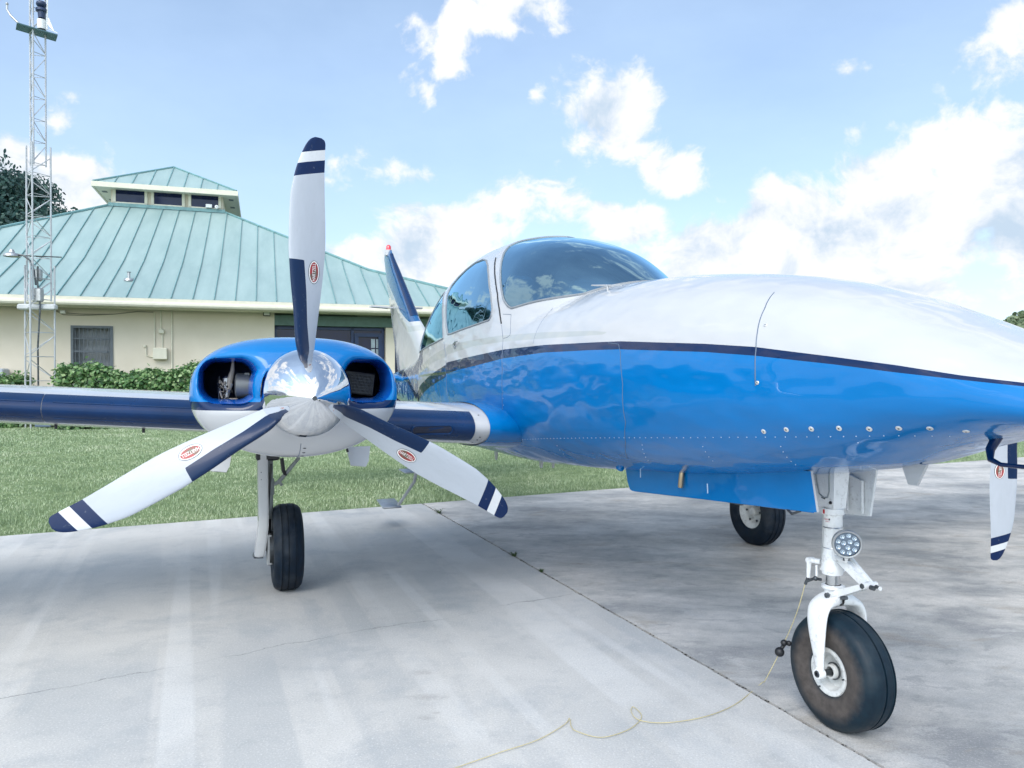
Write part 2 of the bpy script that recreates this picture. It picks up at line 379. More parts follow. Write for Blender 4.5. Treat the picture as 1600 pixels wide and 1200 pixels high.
def brown_side():
    n = NT("worn_nose_tyre_rubber"); sp = n.N.new('ShaderNodeSeparateXYZ'); n.L.new(n.tc.outputs['Object'], sp.inputs[0])
    q = n.math('SQRT', n.math('ADD', n.math('POWER', n.math('SUBTRACT', sp.outputs[0], 2.795), 2), n.math('POWER', n.math('SUBTRACT', sp.outputs[2], .216), 2)))
    w = n.math('MULTIPLY_ADD', n.noise(18, 5, .65), .05, -.025); f = n.noise(30, 6, .65); ay = n.math('ABSOLUTE', sp.outputs[1])
    k = n.math('MULTIPLY', n.mr(n.math('ADD', q, w), .190, .150), n.mr(ay, .055, .068))
    base = n.mix(n.mr(f, .3, .7), (.002,.010,.020), (.006,.021,.034)); base = n.mix(n.mr(n.noise(7, 4), .5, .8, 0, .4), base, (.05,.06,.065))
    n.set(Base_Color=n.mix(k, base, n.mix(n.mr(f, .35, .7), (.052,.045,.042), (.095,.082,.075))), Roughness=n.mr(f, .3, .7, .40, .62)); n.b.inputs['Specular IOR Level'].default_value = .28; n.bump(n.noise(60, 5, .6), .15, .004); return n.m
M_TYREN = brown_side()
M_RIM = simple("white_wheel_enamel", (.62,.63,.62), .35, coat=.3, var=.15, vs=20, grime=.6)
M_GEARW = simple("white_gear_enamel", (.76,.77,.77), .3, coat=.35, var=.07, vs=9, grime=.55)
M_GEARG = simple("grey_gear_enamel", (.20,.22,.22), .45, var=.35, vs=14, bump=.15)
M_STEEL = simple("bare_steel", (.55,.56,.57), .25, metal=1, var=.1)
M_DSTEEL = simple("oily_steel", (.10,.11,.12), .4, metal=.8, var=.4, vs=20)
M_ALU = simple("dull_aluminium", (.45,.46,.47), .42, metal=.9, var=.15, vs=14)
M_LINING = simple("cabin_lining", (.09,.095,.10), .8)
M_SEAT = simple("seat_leather", (.33,.30,.26), .6, var=.2)
M_BLACKM = simple("black_plastic", (.01,.011,.014), .45)
M_RED = simple("red_beacon_glass", (.75,.03,.05), .2, coat=1)
M_REDINK = simple("red_marking", (.45,.01,.02), .5); M_BLKINK = simple("black_marking", (.02,.015,.02), .5)
M_SIL = simple("silver_fastener", (.72,.72,.70), .3, metal=.6)
M_SEAM = simple("panel_seam", (.10,.14,.20), .6)
M_RIV = simple("rivet_paint", (.42,.55,.68), .35)

# ------------------------------------------------------------------ ground, apron, grass
P0 = Vector((-4.33, 6.472)); PE = Vector((0.894, 0.447)).normalized()   # far edge of the concrete
J0 = Vector((-0.955, 8.157)); JD = Vector((2.228, -5.533)).normalized() # joint between the two slabs
PN = Vector((-PE.y, PE.x))
def edge_pt(s): return P0 + PE*s
sJ = (J0-P0).dot(PE)
def m_concrete(name, dark):
    n = NT(name); o = n.tc.outputs['Object']
    ang = math.atan2(JD.y, JD.x)
    al = n.mapv((1, 1, 1), rot=(0, 0, -ang))             # x along the joint, y across it
    def mp2(sc, loc=(0,0,0)): return n.mapv(sc, loc, src=al)
    fine = n.noise(150, 4, .7); mid = n.noise(9, 8, .68); big = n.noise(1.1, 5, .6, dist=.6)
    if dark:
        hz = n.mapv((.8, 1.5, 1), rot=(0, 0, .35))
        big2 = n.noise(1.3, 10, .68, hz, .35); blot = n.noise(4.5, 9, .68, hz, .4)
        c = n.ramp(big2, [(.34, (.30,.30,.30)), (.44, (.45,.44,.42)), (.53, (.61,.585,.545)), (.64, (.74,.70,.65))])
        c = n.mix(n.mr(blot, .57, .60, 0, .5), c, (.60,.59,.57))
        c = n.mix(n.mr(blot, .43, .39, 0, .35), c, (.19,.20,.21))
        c = n.mix(n.mr(n.noise(2.2, 8, .66, hz, .6), .57, .66, 0, .55), c, (.37,.31,.24))
        c = n.mix(n.mr(mid, .35, .7, 0, .35), c, (.16,.175,.19))
    else:
        c = n.ramp(big, [(.3, (.46,.455,.435)), (.5, (.535,.525,.50)), (.7, (.60,.585,.555))])
        c = n.mix(n.mr(n.noise(1.5, 10, .72, dist=.3), .50, .66, 0, .75), c, (.33,.355,.375))
        c = n.mix(n.mr(n.noise(5.5, 9, .72), .53, .68, 0, .5), c, (.34,.35,.355))
        # pale and dark wash tracks running with the joint
        w = n.noise(1.5, 1.5, .55, mp2((.05, 2.6, 1)))
        brk = n.mr(n.noise(.8, 4, .6), .38, .6)
        c = n.mix(n.math('MULTIPLY', n.mr(w, .525, .56, 0, .5), brk), c, (.70,.695,.675))
        c = n.mix(n.math('MULTIPLY', n.mr(w, .475, .44, 0, .5), n.mr(n.noise(.9, 4, .6, n.mapv(loc=(7, 3, 0))), .42, .6)), c, (.37,.385,.39))
        # hairline crack across the slab
        sep = n.N.new('ShaderNodeSeparateXYZ'); n.L.new(o, sep.inputs[0])
        wob = n.math('MULTIPLY_ADD', n.noise(1.6, 6, .65), .34, -.17)
        ln = n.math('ADD', n.math('MULTIPLY_ADD', sep.outputs[0], -.62, sep.outputs[1]), n.math('ADD', wob, -4.52))
        wid = n.mr(n.noise(2.0, 3), .35, .75, .0015, .012)
        c = n.mix(n.math('MULTIPLY', n.math('LESS_THAN', n.math('ABSOLUTE', ln), wid), n.mr(n.noise(3, 3), .4, .6, .1, .65)), c, (.13,.13,.13))
        # oil spots
        for (sx_, sy_, a_, b_) in ((-.405,3.466,.055,.035),(-.355,3.20,.085,.030),(-.34,3.005,.04,.022),(-.30,3.05,.02,.012),(-1.62,5.2,.05,.03),(-3.0,4.15,.16,.07)):
            q = n.N.new('ShaderNodeVectorMath'); q.operation = 'LENGTH'; n.L.new(n.mapv((1/a_, 1/b_, 0), (-sx_/a_, -sy_/b_, 0)), q.inputs[0])
            sp = n.math('ADD', q.outputs['Value'], n.math('MULTIPLY_ADD', n.noise(38, 8, .8), 4.2, -2.1))
            c = n.mix(n.mr(sp, 1.25, .2, 0, .42), c, (.25,.225,.215))
    c = n.mix(n.mr(fine, .36, .64, .0, .42), c, (.24,.25,.26) if dark else (.36,.37,.38))
    pit = n.noise(115, 6, .82); c = n.mix(n.mr(pit, .55, .64, 0, .6), c, (.15,.155,.16) if dark else (.30,.31,.32))
    c = n.mix(n.mr(pit, .45, .38, 0, .5), c, (.62,.61,.58) if dark else (.80,.80,.78))
    n.set(Base_Color=c, Roughness=.86 if not dark else n.mr(big, .4, .6, .55, .8)); n.b.inputs['Specular IOR Level'].default_value = .35
    n.bump(n.math('ADD', n.math('MULTIPLY', fine, .5), mid), .35, .006); return n.m
def m_soil():
    n = NT("lawn_soil"); f = n.noise(3, 8, .6); c = n.ramp(f, [(.3, (.10,.16,.06)), (.55, (.17,.24,.10)), (.75, (.25,.31,.16))])
    n.set(Base_Color=c, Roughness=.95); n.bump(n.noise(40, 6, .7), .8, .03); return n.m
def slab(name, poly, mat, z, t=.12):
    mb = MB(); k = len(poly); V = [(p[0], p[1], z) for p in poly] + [(p[0], p[1], z-t) for p in poly]
    mb.add(V, [tuple(range(k)), tuple(range(2*k-1, k-1, -1))] + [(i, i+k, (i+1) % k+k, (i+1) % k) for i in range(k)])
    return prop(mb.build(name, mat, smooth=False), kind='structure')
gp = MB(); gp.add([(-900,-900,-.035),(900,-900,-.035),(900,900,-.035),(-900,900,-.035)], [(0,1,2,3)])
prop(gp.build('ground', m_soil(), smooth=False), kind='structure')
JN = Vector((-JD.y, JD.x)); JN = JN if JN.x < 0 else -JN
g = .009
def jl(s, side): return J0 + JD*s + JN*(g*side)
far = J0; near = J0 + JD*40
def wavy(a, b, amp, n=160):
    out = []
    for i in range(n+1):
        t = i/n; p = a.lerp(b, t); w = math.sin(t*140)*.4 + math.sin(t*317+1)*.35 + random.uniform(-.6, .6); nn = Vector((-(b-a).y, (b-a).x)).normalized()
        out.append(p + nn*w*amp)
    return out
slab('apron', [edge_pt(-60), edge_pt(-60)-PN*45]+wavy(near + JN*g, near.lerp(J0, .8) + JN*g, .0, 2)[:1]+wavy(J0 + JD*9 + JN*g, edge_pt(sJ) + JN*g, .0035, 700), m_concrete("pale_concrete", False), 0)
slab('apron', [edge_pt(sJ) - JN*g, near - JN*g, near + Vector((60, 5)), edge_pt(110)], m_concrete("stained_concrete", True), 0)
mb = MB(); a, b = edge_pt(sJ), near; mb.add([(a.x-.03, a.y, -.012), (b.x-.03, b.y, -.012), (b.x+.03, b.y, -.012), (a.x+.03, a.y, -.012)], [(0,1,2,3)])
# joint filler bulges and crumbs
for i in range(420):
    s = random.uniform(0, 7.5); p = J0 + JD*s + JN*random.gauss(0, .010); r = random.uniform(.001, .0045)
    mb.sphere((p.x, p.y, -.002), r, n=3, sc=(1.5, 1, .5))
prop(mb.build('joint', simple("joint_filler", (.035,.033,.03), .9, var=.5, vs=40)), kind='structure')

def grass_field():
    n = 420000
    s = RNG.uniform(-12, 18, n); d = np.abs(RNG.uniform(0, 1, n))**1.5*17.0 - .03 - .05*np.clip(RNG.normal(0, 1, n), 0, 2)*(np.sin(s*6.1)+np.sin(s*2.3+1) > .3)
    x = P0.x + PE.x*s + PN.x*d; y = P0.y + PE.y*s + PN.y*d
    ok = (np.abs(x) < y*.85+1); x, y, d = x[ok], y[ok], d[ok]; n = len(x)
    edge = d < .12
    h = RNG.uniform(.012, .038, n)*(1+.5*np.sin(x*2.1+np.sin(y*1.7))*np.sin(y*2.7)); h[edge] *= RNG.uniform(.4, 1.0, edge.sum())
    a = RNG.uniform(0, 2*PI, n); lean = RNG.uniform(.2, 1.1, n)*h; w = RNG.uniform(.0014, .0030, n)*(1+.12*d)
    ca, sa = np.cos(a), np.sin(a); b = a + RNG.uniform(-.7, .7, n) + PI/2; lx, ly = np.cos(b)*lean, np.sin(b)*lean
    z0 = np.full(n, -.03)
    V = np.empty((n, 5, 3))
    V[:, 0] = np.stack([x-ca*w, y-sa*w, z0], -1); V[:, 1] = np.stack([x+ca*w, y+sa*w, z0], -1)
    V[:, 2] = np.stack([x+ca*w*.8+lx*.4, y+sa*w*.8+ly*.4, z0+h*.65], -1); V[:, 3] = np.stack([x-ca*w*.8+lx*.4, y-sa*w*.8+ly*.4, z0+h*.65], -1)
    V[:, 4] = np.stack([x+lx, y+ly, z0+h], -1)
    idx = np.arange(n)[:, None]*5
    F = np.concatenate([idx+np.array([[0,1,2,3]]), ], 0).tolist() + (idx+np.array([[3,2,4]])).tolist()
    rnd = np.repeat(RNG.uniform(0, 1, n)*.5 + .22*np.clip(.5+.9*np.sin(x*5.3+3*np.sin(y*2.1))*np.cos(y*4.7+x), 0, 1) + .28*np.clip(.5+.5*np.sin(x*1.3+2*np.sin(y*.8))*np.cos(y*1.9+x*.4), 0, 1), 5)
    m = NT("grass_blades"); r = m.attr('rnd')
    c = m.ramp(r, [(0, (.16,.235,.13)), (.35, (.28,.365,.21)), (.7, (.40,.475,.31)), (1, (.62,.64,.47))])
    m.set(Base_Color=c, Roughness=.6, Subsurface_Weight=0.); m.b.inputs['Specular IOR Level'].default_value = .25
    prop(mesh_np('grass', V.reshape(-1, 3), F, m.m, attrs={'rnd': rnd}, smooth=False), kind='stuff')
grass_field()
# small weeds in the slab joint
def weed(s, size, nb, label):
    mb = MB(); p = J0 + JD*s
    for i in range(nb):
        a = random.uniform(0, 2*PI); l = size*random.uniform(.5, 1); h = size*random.uniform(.15, .6); w = size*.05
        d = Vector((math.cos(a), math.sin(a))); q = Vector((-d.y, d.x))*w; b = d*(size*.1*random.random())
        mb.add([(b.x+q.x, b.y+q.y, -.01), (b.x-q.x, b.y-q.y, -.01), (d.x*l*.6-q.x*.8, d.y*l*.6-q.y*.8, h), (d.x*l*.6+q.x*.8, d.y*l*.6+q.y*.8, h), (d.x*l, d.y*l, h*.8)], [(0,1,2,3), (3,2,4)])
    o = mb.build('weed', simple("weed_leaves", (.05,.085,.03), .7, var=.4, vs=30), smooth=False); o.location = (p.x, p.y, 0)
    prop(o, label, 'weed', 'weeds growing in the joint of the concrete')
weed(.62, .085, 18, "spiky dry weed in the slab joint nearest the grass edge")
weed(2.60, .055, 40, "low dark green weed tuft in the slab joint below the fuselage, middle of the row")
weed(3.10, .04, 40, "small bright green weed in the slab joint, the one nearest the nose wheel")

# ------------------------------------------------------------------ airplane
TH = .365
air = empty('airplane', (.2708, 5.5295, 0)); air.rotation_euler = (0, 0, math.atan2(-math.cos(TH), math.sin(TH)))
prop(air, "blue and white twin-engine propeller airplane parked on the concrete apron", "airplane")
HT=[(-6,1.30),(-5,1.42),(-4,1.50),(-3,1.60),(-2.2,1.72),(-1.5,1.8),(0,1.85),(.9,1.85),(1.4,1.858),(1.65,1.85),(1.9,1.837),(2.36,1.79),(2.73,1.725),(3.03,1.645),(3.28,1.55),(3.5,1.455),(3.8,1.32),(4.0,1.25),(4.08,1.21)]
HB=[(-6,1.18),(-5,1.08),(-4,.98),(-3,.87),(-2,.775),(-1,.745),(0,.75),(1,.80),(1.6,.845),(2.1,.883),(2.6,.945),(2.85,.985),(3.1,1.035),(3.35,1.12),(3.6,1.182),(3.85,1.198),(4.0,1.203),(4.08,1.205)]
HW=[(-6,.03),(-5,.10),(-4,.20),(-3,.33),(-2.2,.46),(-1.5,.555),(-.8,.60),(0,.62),(1,.61),(1.6,.585),(2.2,.545),(2.8,.475),(3.2,.405),(3.5,.335),(3.8,.24),(4.0,.13),(4.08,.02)]
HC=[(-6,1.26),(-4,1.28),(-2,1.35),(0,1.38),(1.6,1.38),(2.4,1.36),(3.2,1.31),(3.7,1.26),(4.08,1.205)]
DT=[(-3.2,1.55),(-2.7,1.76),(-2.2,1.98),(-1.8,2.15),(-1.4,2.275),(-1,2.35),(-.6,2.38),(-.2,2.37),(.2,2.32),(.55,2.25),(.9,2.14),(1.1,2.045),(1.3,1.94),(1.46,1.85),(1.64,1.7)]
DW=[(-3.2,.14),(-2.7,.29),(-2.2,.43),(-1.8,.51),(-1.4,.56),(-1,.59),(-.5,.605),(0,.61),(.4,.605),(.7,.575),(.9,.54),(1.1,.48),(1.3,.38),(1.46,.27),(1.64,.08)]
def sup(th, w, ht, hb, nt, nb):
    c, s = np.cos(th), np.sin(th); h = np.where(s >= 0, ht, hb); n = np.where(s >= 0, nt, nb)
    return ((np.abs(c)/w)**n + (np.abs(s)/h)**n)**(-1/n)
def fusR(x, th):
    zc = T(x, HC); hull = sup(th, T(x, HW), T(x, HT)-zc, zc-T(x, HB), 2.3, 2.5)
    dom = sup(th, T(x, DW), np.maximum(T(x, DT)-zc, .05), .3, 2.35, 2.0)
    dom = np.where((x > -3.2) & (x < 1.64) & (np.sin(th) > 0), dom, 0)
    k = .012; d = np.abs(hull-dom); e = np.where(dom > 0, np.maximum(k-d, 0)**2/(4*k), 0)
    return np.maximum(hull, dom)+e, hull, dom
def fusP(x, th, off=0., sc=1.):
    r = fusR(x, th)[0]*sc+off; return np.stack([x, r*np.cos(th), T(x, HC)+r*np.sin(th)], -1)
def fus_at(x, z, side=-1, off=0.):   # surface point at station x, height z, on one side
    x = float(x); zc = float(T(x, HC)); lo, hi = -PI/2, PI/2
    ths = np.linspace(-PI/2+.01, PI/2-.01, 400); r = fusR(np.full(400, x), ths)[0]; zz = zc+r*np.sin(ths)
    th = np.interp(z, zz, ths); rr = float(fusR(np.array([x]), np.array([th]))[0][0])+off
    return Vector((x, side*rr*math.cos(th), zc+rr*math.sin(th)))
def poly_sdf(px, pz, poly):     # negative inside
    P = np.array(poly); d = np.full(px.shape, 1e9); ins = np.zeros(px.shape, bool)
    for i in range(len(P)):
        a = P[i]; b = P[(i+1) % len(P)]; e = b-a
        t = np.clip(((px-a[0])*e[0]+(pz-a[1])*e[1])/(e@e), 0, 1); d = np.minimum(d, np.hypot(px-a[0]-t*e[0], pz-a[1]-t*e[1]))
        c = ((a[1] > pz) != (b[1] > pz)) & (px < (b[0]-a[0])*(pz-a[1])/(b[1]-a[1]+1e-12)+a[0]); ins ^= c
    return np.where(ins, -d, d)
def roundsdf(px, pz, poly, r):  # rounded corners: shrink then inflate
    P = np.array(poly); c = P.mean(0); return poly_sdf(px, pz, poly)
DOORW = [(-.60,1.675),(-.70,1.76),(-.80,1.87),(-.90,1.96),(-.99,2.03),(-.99,2.09),(-.90,2.15),(-.76,2.20),(-.60,2.235),(-.40,2.232),(-.25,2.20),(-.10,2.14),(.05,2.05),(.17,1.96),(.27,1.885),(.36,1.79),(.375,1.745),(.35,1.718),(.10,1.704),(-.20,1.69),(-.5,1.674)]
REARW = [(-.72,1.650),(-.83,1.80),(-1.0,1.94),(-1.16,2.03),(-1.32,2.08),(-1.52,2.05),(-1.72,1.95),(-1.9,1.80),(-2.0,1.64),(-1.97,1.58),(-1.7,1.59),(-1.4,1.605),(-1.0,1.628)]
def fus_fields(X, TH_, V):
    x, z = V[:, 0], V[:, 2]; y = V[:, 1]; td = np.degrees(TH_); tf = np.abs(td-90)+90   # folded angle from the top, 90..180
    inside = np.minimum(poly_sdf(x, z, DOORW), poly_sdf(x, z, REARW)); inside = np.where((td > 0) & (tf > 97), inside, 1.)
    _, hull, dom = fusR(X, TH_)
    xa = Li(tf, [(90,.30),(95,.24),(101,.08),(104,-.02),(108,-.045),(113.5,.03),(119,.136),(126.7,.28),(135,.43),(140,.51),(143.5,.60),(146,.75)])
    zlow = Li(x, [(.4,1.775),(.63,1.768),(.9,1.79),(1.1,1.80),(1.5,1.82)])
    w = np.maximum.reduce([(xa-x)*.8, zlow-z, np.where(dom > 0, (hull+.004-dom)*1.0, .5)])
    w = np.where((x > -.2) & (td > 0), w, 1.)
    return inside, w
xs = np.unique(np.concatenate([np.linspace(-6, -2.2, 70), np.linspace(-2.2, 1.7, 330), np.linspace(1.7, 4.08, 150)]))
ths = np.linspace(-PI, PI, 300, endpoint=False)
GX, GT = np.meshgrid(xs, ths, indexing='ij')
def fus_normals(X, TT):
    e = 1e-3; a = fusP(np.clip(X+e, -6, 4.08), TT)-fusP(np.clip(X-e, -6, 4.08), TT); b = fusP(X, TT+e)-fusP(X, TT-e)
    n = np.cross(a, b); l = np.linalg.norm(n, axis=-1, keepdims=True); n = n/np.maximum(l, 1e-12)
    V = fusP(X, TT); out = np.stack([np.zeros_like(X), np.cos(TT), np.sin(TT)], -1)
    sg = np.sign((n*out).sum(-1, keepdims=True)); sg[sg == 0] = 1; return n*sg
NTOP=[(-6,1.52),(-5,1.50),(-4,1.44),(-3,1.34),(-2.5,1.26),(-2.05,1.185),(-1.67,1.274),(-1.2,1.353),(-.6,1.440),(-.57,1.457),(.11,1.489),(.667,1.513),(1.26,1.517),(1.79,1.508),(2.03,1.503),(2.59,1.469),(2.84,1.448),(3.15,1.406),(3.36,1.375),(3.53,1.345),(3.67,1.325),(4.08,1.27)]
NBOT=[(-6,1.46),(-5,1.44),(-4,1.38),(-3,1.27),(-2.5,1.19),(-2.05,1.10),(-1.67,1.18),(-1.2,1.26),(-.6,1.345),(-.57,1.375),(.13,1.419),(.69,1.458),(1.28,1.475),(1.8,1.471),(2.04,1.466),(2.6,1.437),(2.85,1.416),(3.16,1.381),(3.36,1.354),(3.53,1.333),(3.67,1.316),(4.08,1.262)]
GBOT=[(-6,1.5),(-2.05,1.26),(-1.61,1.36),(-1.08,1.464),(-.6,1.50),(-.57,1.517),(.09,1.556),(.63,1.563),(1.24,1.553),(1.78,1.543),(2.05,1.54),(4.1,1.56)]
GTOP=[(-6,1.4),(-2.05,1.20),(-1.64,1.441),(-1.1,1.523),(-.6,1.575),(-.57,1.59),(.08,1.60),(.6,1.604),(1.2,1.59),(1.77,1.565),(2.05,1.535),(4.1,1.4)]
GBOT = [(a, b+.0) for a, b in GBOT]
def paint_attr(V):
    x, z = V[:, 0], V[:, 2]; t, b = Li(x, NTOP), Li(x, NBOT)
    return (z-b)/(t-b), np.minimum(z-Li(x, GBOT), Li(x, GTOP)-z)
def build_fuselage():
    V = fusP(GX, GT).reshape(-1, 3); Nn = fus_normals(GX, GT).reshape(-1, 3); F = grid_faces(len(xs), len(ths))
    f0 = F[len(F)//2]; gn = np.cross(V[f0[1]]-V[f0[0]], V[f0[2]]-V[f0[1]])
    if gn @ Nn[f0[0]] < 0: F = F[:, ::-1]
    strip, grey = paint_attr(V)
    # front and rear caps are closed by tiny rings
    ins, ws = fus_fields(GX.ravel(), GT.ravel(), V)
    fld = np.minimum(ins, ws)
    data = np.column_stack([Nn, strip, grey, (ws < ins).astype(float)])
    inner, outer, (VV, seg) = clip(V, F, fld, data)
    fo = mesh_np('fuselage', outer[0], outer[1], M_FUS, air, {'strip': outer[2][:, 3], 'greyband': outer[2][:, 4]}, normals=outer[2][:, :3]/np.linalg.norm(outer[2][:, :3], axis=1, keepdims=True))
    # separate panes by connectivity
    iV, iF, iD = inner; par = list(range(len(iV)))
    def fd(a):
        while par[a] != a: par[a] = par[par[a]]; a = par[a]
        return a
    for f in iF:
        r = fd(f[0])
        for q in f[1:]: par[fd(q)] = r
    groups = {}
    for f in iF: groups.setdefault(fd(f[0]), []).append(f)
    for k, fs in groups.items():
        if len(fs) < 40: continue
        used = sorted({i for f in fs for i in f}); mp = {u: j for j, u in enumerate(used)}
        cx = iV[used][:, 0].mean(); nm = 'windshield' if cx > .5 else 'window'
        mesh_np(nm, iV[used]-iD[used][:, :3]*.002, [tuple(mp[i] for i in f) for f in fs], M_GLASS, fo, normals=iD[used][:, :3]/np.linalg.norm(iD[used][:, :3], axis=1, keepdims=True))
    # rubber seals along every cut edge
    for ch, closed in chains(seg):
        if len(ch) < 30: continue
        pts = [Vector(VV[i]) for i in ch]; q = [pts[0]]
        for p in pts[1:]:
            if (p-q[-1]).length > .012: q.append(p)
        mb = MB(); mb.tube(q, .0075, 6, closed=True); mb.build('window_seal', M_SEALG, fo)
    # lining seen through the glass
    lx = np.linspace(-2.3, 1.45, 120); lt = np.linspace(-PI, PI, 90, endpoint=False); LX, LT = np.meshgrid(lx, lt, indexing='ij')
    V = fusP(LX, LT, -.03).reshape(-1, 3); V2 = fusP(LX, LT).reshape(-1, 3); a, b = fus_fields(LX.ravel(), LT.ravel(), V2)
    _, o2, _ = clip(V, grid_faces(120, 90), np.minimum(a, b)-.008, np.zeros((len(V), 1)))
    mesh_np('cabin_lining', o2[0], o2[1], M_LINING, fo)
    return fo
M_SEALG = simple("window_seal_grey", (.22,.24,.26), .5)
fus = build_fuselage()
def surf_path(pts, side=-1, off=.0, dens=.02):   # pts: (x, z)
    out = []
    for (x0, z0), (x1, z1) in zip(pts[:-1], pts[1:]):
        k = max(2, int(math.hypot(x1-x0, z1-z0)/dens))
        for i in range(k): out.append(fus_at(x0+(x1-x0)*i/k, z0+(z1-z0)*i/k, side, off))
    out.append(fus_at(*pts[-1], side, off)); return out
def seam(name, pts, r=.0022, mat=M_SEAM, side=-1):
    mb = MB(); mb.tube(surf_path(pts, side), r, 5); return mb.build(name, mat, fus)
seam('door_seal', [(-.05,2.19),(.10,2.09),(.25,1.985),(.38,1.885),(.49,1.77),(.555,1.68)], .006, M_BLACKM)
seam('panel_seam', [(.56,1.67),(.60,1.59),(.655,1.50),(.685,1.40),(.67,1.25),(.60,1.08),(.42,.94)], .0018)
seam('panel_seam', [(-.70,1.62),(-.60,1.5),(-.575,1.36),(-.575,1.2)], .002)
seam('panel_seam', [(1.06,1.74),(1.09,1.62),(1.11,1.53)], .0012)
seam('panel_seam', [(.55,1.74),(.66,1.73),(.695,1.60),(.66,1.587),(.61,1.585)], .0016)
seam('panel_seam', [(1.93,1.50),(2.02,1.49),(2.047,1.45),(2.07,1.31),(2.04,1.14),(1.95,1.04),(1.82,.95)], .0018)
seam('panel_seam', [(2.76,1.655),(2.80,1.59),(2.833,1.50),(2.85,1.44),(2.858,1.37),(2.86,1.31)], .0022)
def patch_disc(x, z, r, name, mat, side=-1, thick=.003, hole=True):
    p = fus_at(x, z, side); a = fus_at(x+.01, z, side)-fus_at(x-.01, z, side); b = fus_at(x, z+.01, side)-fus_at(x, z-.01, side)
    n = a.cross(b).normalized(); n = n if n.y*side > 0 else -n
    mb = MB(); mb.lathe([(-.004, r), (thick*.6, r), (thick, r*.85), (thick, 0.0005)], p, n, 20)
    if hole: mb.lathe([(thick+.0003, r*.32), (thick+.0008, .0003)], p, n, 10, m=1)
    return mb.build(name, [mat, M_BLACKM], fus, angle=30)
for (x, z) in [(2.854,1.148),(2.957,1.161),(3.058,1.169),(3.159,1.177),(3.254,1.180),(3.341,1.187),(3.423,1.191),(3.494,1.186),(3.56,1.176)]: patch_disc(x, z, .0095, 'panel_fastener', M_SIL)
for (x, z) in [(2.869,1.321),(2.853,1.525)]: patch_disc(x, z, .007, 'panel_fastener', M_SIL)
def rivets():
    mb = MB()
    def line(pts, sp=.042):
        path = surf_path(pts, -1, .0005, .004); acc = 0
        for i in range(1, len(path)):
            acc += (path[i]-path[i-1]).length
            if acc >= sp: mb.sphere(path[i], .0021, n=3); acc = 0
    line([(.42,.935),(1.08,.995),(1.69,1.043),(2.017,1.067),(2.37,1.092),(2.8,1.124),(3.12,1.147),(3.31,1.162),(3.45,1.168)])
    line([(1.20,.99),(1.13,.90)], .04); line([(2.50,1.09),(2.45,.99)], .03); line([(2.90,1.12),(2.84,1.02)], .03); line([(2.10,1.06),(1.98,.95)], .035); line([(3.2,1.145),(3.17,1.12)], .02)
    line([(.70,1.30),(.655,1.16),(.57,1.03)], .045)
    mb.build_each('rivet', M_RIV, fus)
rivets()
# door handle
mb = MB(); p = fus_at(-.36, 1.585, -1, .004); mb.lathe([(-.004,.030),(.002,.030),(.004,.022),(.001,.012)], p, (0,-1,.12), 22, m=0)
mb.tube([p+Vector((0,-.012,0)), p+Vector((.05,-.018,.010)), p+Vector((.12,-.014,.018))], [.006,.007,.004], 8); mb.build('door_handle', M_ALU, fus)
# instrument panel and seats behind the glass
mb = MB(); mb.bbox((.98,0,1.68),(.40,.66,.16),.04); mb.sphere((1.0,.1,1.80),.05, n=8, sc=(1,1,.8)); mb.build('instrument_panel', M_BLACKM, fus)
for y in (-.27,.27):
    mb = MB(); mb.bbox((.05,y,1.52),(.14,.42,.75),.05); mb.bbox((.05,y,1.98),(.09,.24,.18),.04); mb.bbox((.3,y,1.18),(.5,.44,.14),.05); mb.build('seat', M_SEAT, fus)
# wiper-like drain/defogger blade at the base of the windshield
mb = MB(); q = fus_at(1.46, 1.845, -1); mb.tube([(1.33,-.335,1.842),(1.50,-.337,1.822),(1.67,-.34,1.803)],[.0035,.005,.0035],6); mb.tube([(1.52,-.337,1.78),(1.52,-.337,1.82)],.006,6); mb.build('deflector_blade', M_WHITE, fus)
# boarding step and belly aerials
mb = MB(); mb.tube([(-.95,-.75,.60),(-1.02,-.75,.50),(-1.60,-.75,.22)],[.014,.013,.013],10); st=mb.build('boarding_step', M_WHITE, fus)
mb = MB(); mb.bbox((-1.78,-.80,.205),(.30,.17,.016),.006,0,Matrix.Rotation(.1,3,'Y')); mb.bbox((-1.15,-.76,.57),(.25,.13,.012),.005); mb.build_each('step_plate', M_ALU, fus)
for (x, h, w) in ((-.16,.085,.055),(.06,.065,.03),(-1.15,.12,.06),(3.10,.075,.07)):
    mb = MB(); z = float(T(x, HB))+.01; mb.prism([(-w*.6,0),(w*.9,0),(w*.35,-h),(-w*.15,-h)],(x,0,z),(1,0,0),(0,0,1),.012); mb.build('belly_antenna', M_WHITE, fus)
# drains on the belly
mb = MB(); mb.lathe([(-.03,.022),(.012,.022),(.02,.014),(.022,.001)],(1.50,-.25,.868),(-.1,-.5,-.85),14); mb.build('drain_mast', M_BLUE, fus)
mb = MB(); mb.lathe([(-.02,.012),(.055,.012),(.060,.008),(.03,.007)],(2.02,-.215,.885),(.05,-.15,-1),14); mb.build('exhaust_stub', simple("brass", (.42,.33,.22), .35, metal=.8), fus)
for x in (1.68, 2.25, ):
    mb = MB(); mb.tube([(x,-.235,.875),(x+.01,-.24,.835)],.0025,6); mb.build('static_drain', M_RIV, fus)
# pitot mast under the nose
mb = MB(); pts = [Vector((3.47,-.08,1.165)),Vector((3.462,-.10,1.125)),Vector((3.475,-.115,1.098)),Vector((3.51,-.12,1.087)),Vector((3.64,-.12,1.088)),Vector((3.76,-.12,1.090))]
mb.tube(pts,[.016,.013,.009,.0065,.006,.0055],12); mb.build('pitot_mast', M_NAVY, fus)

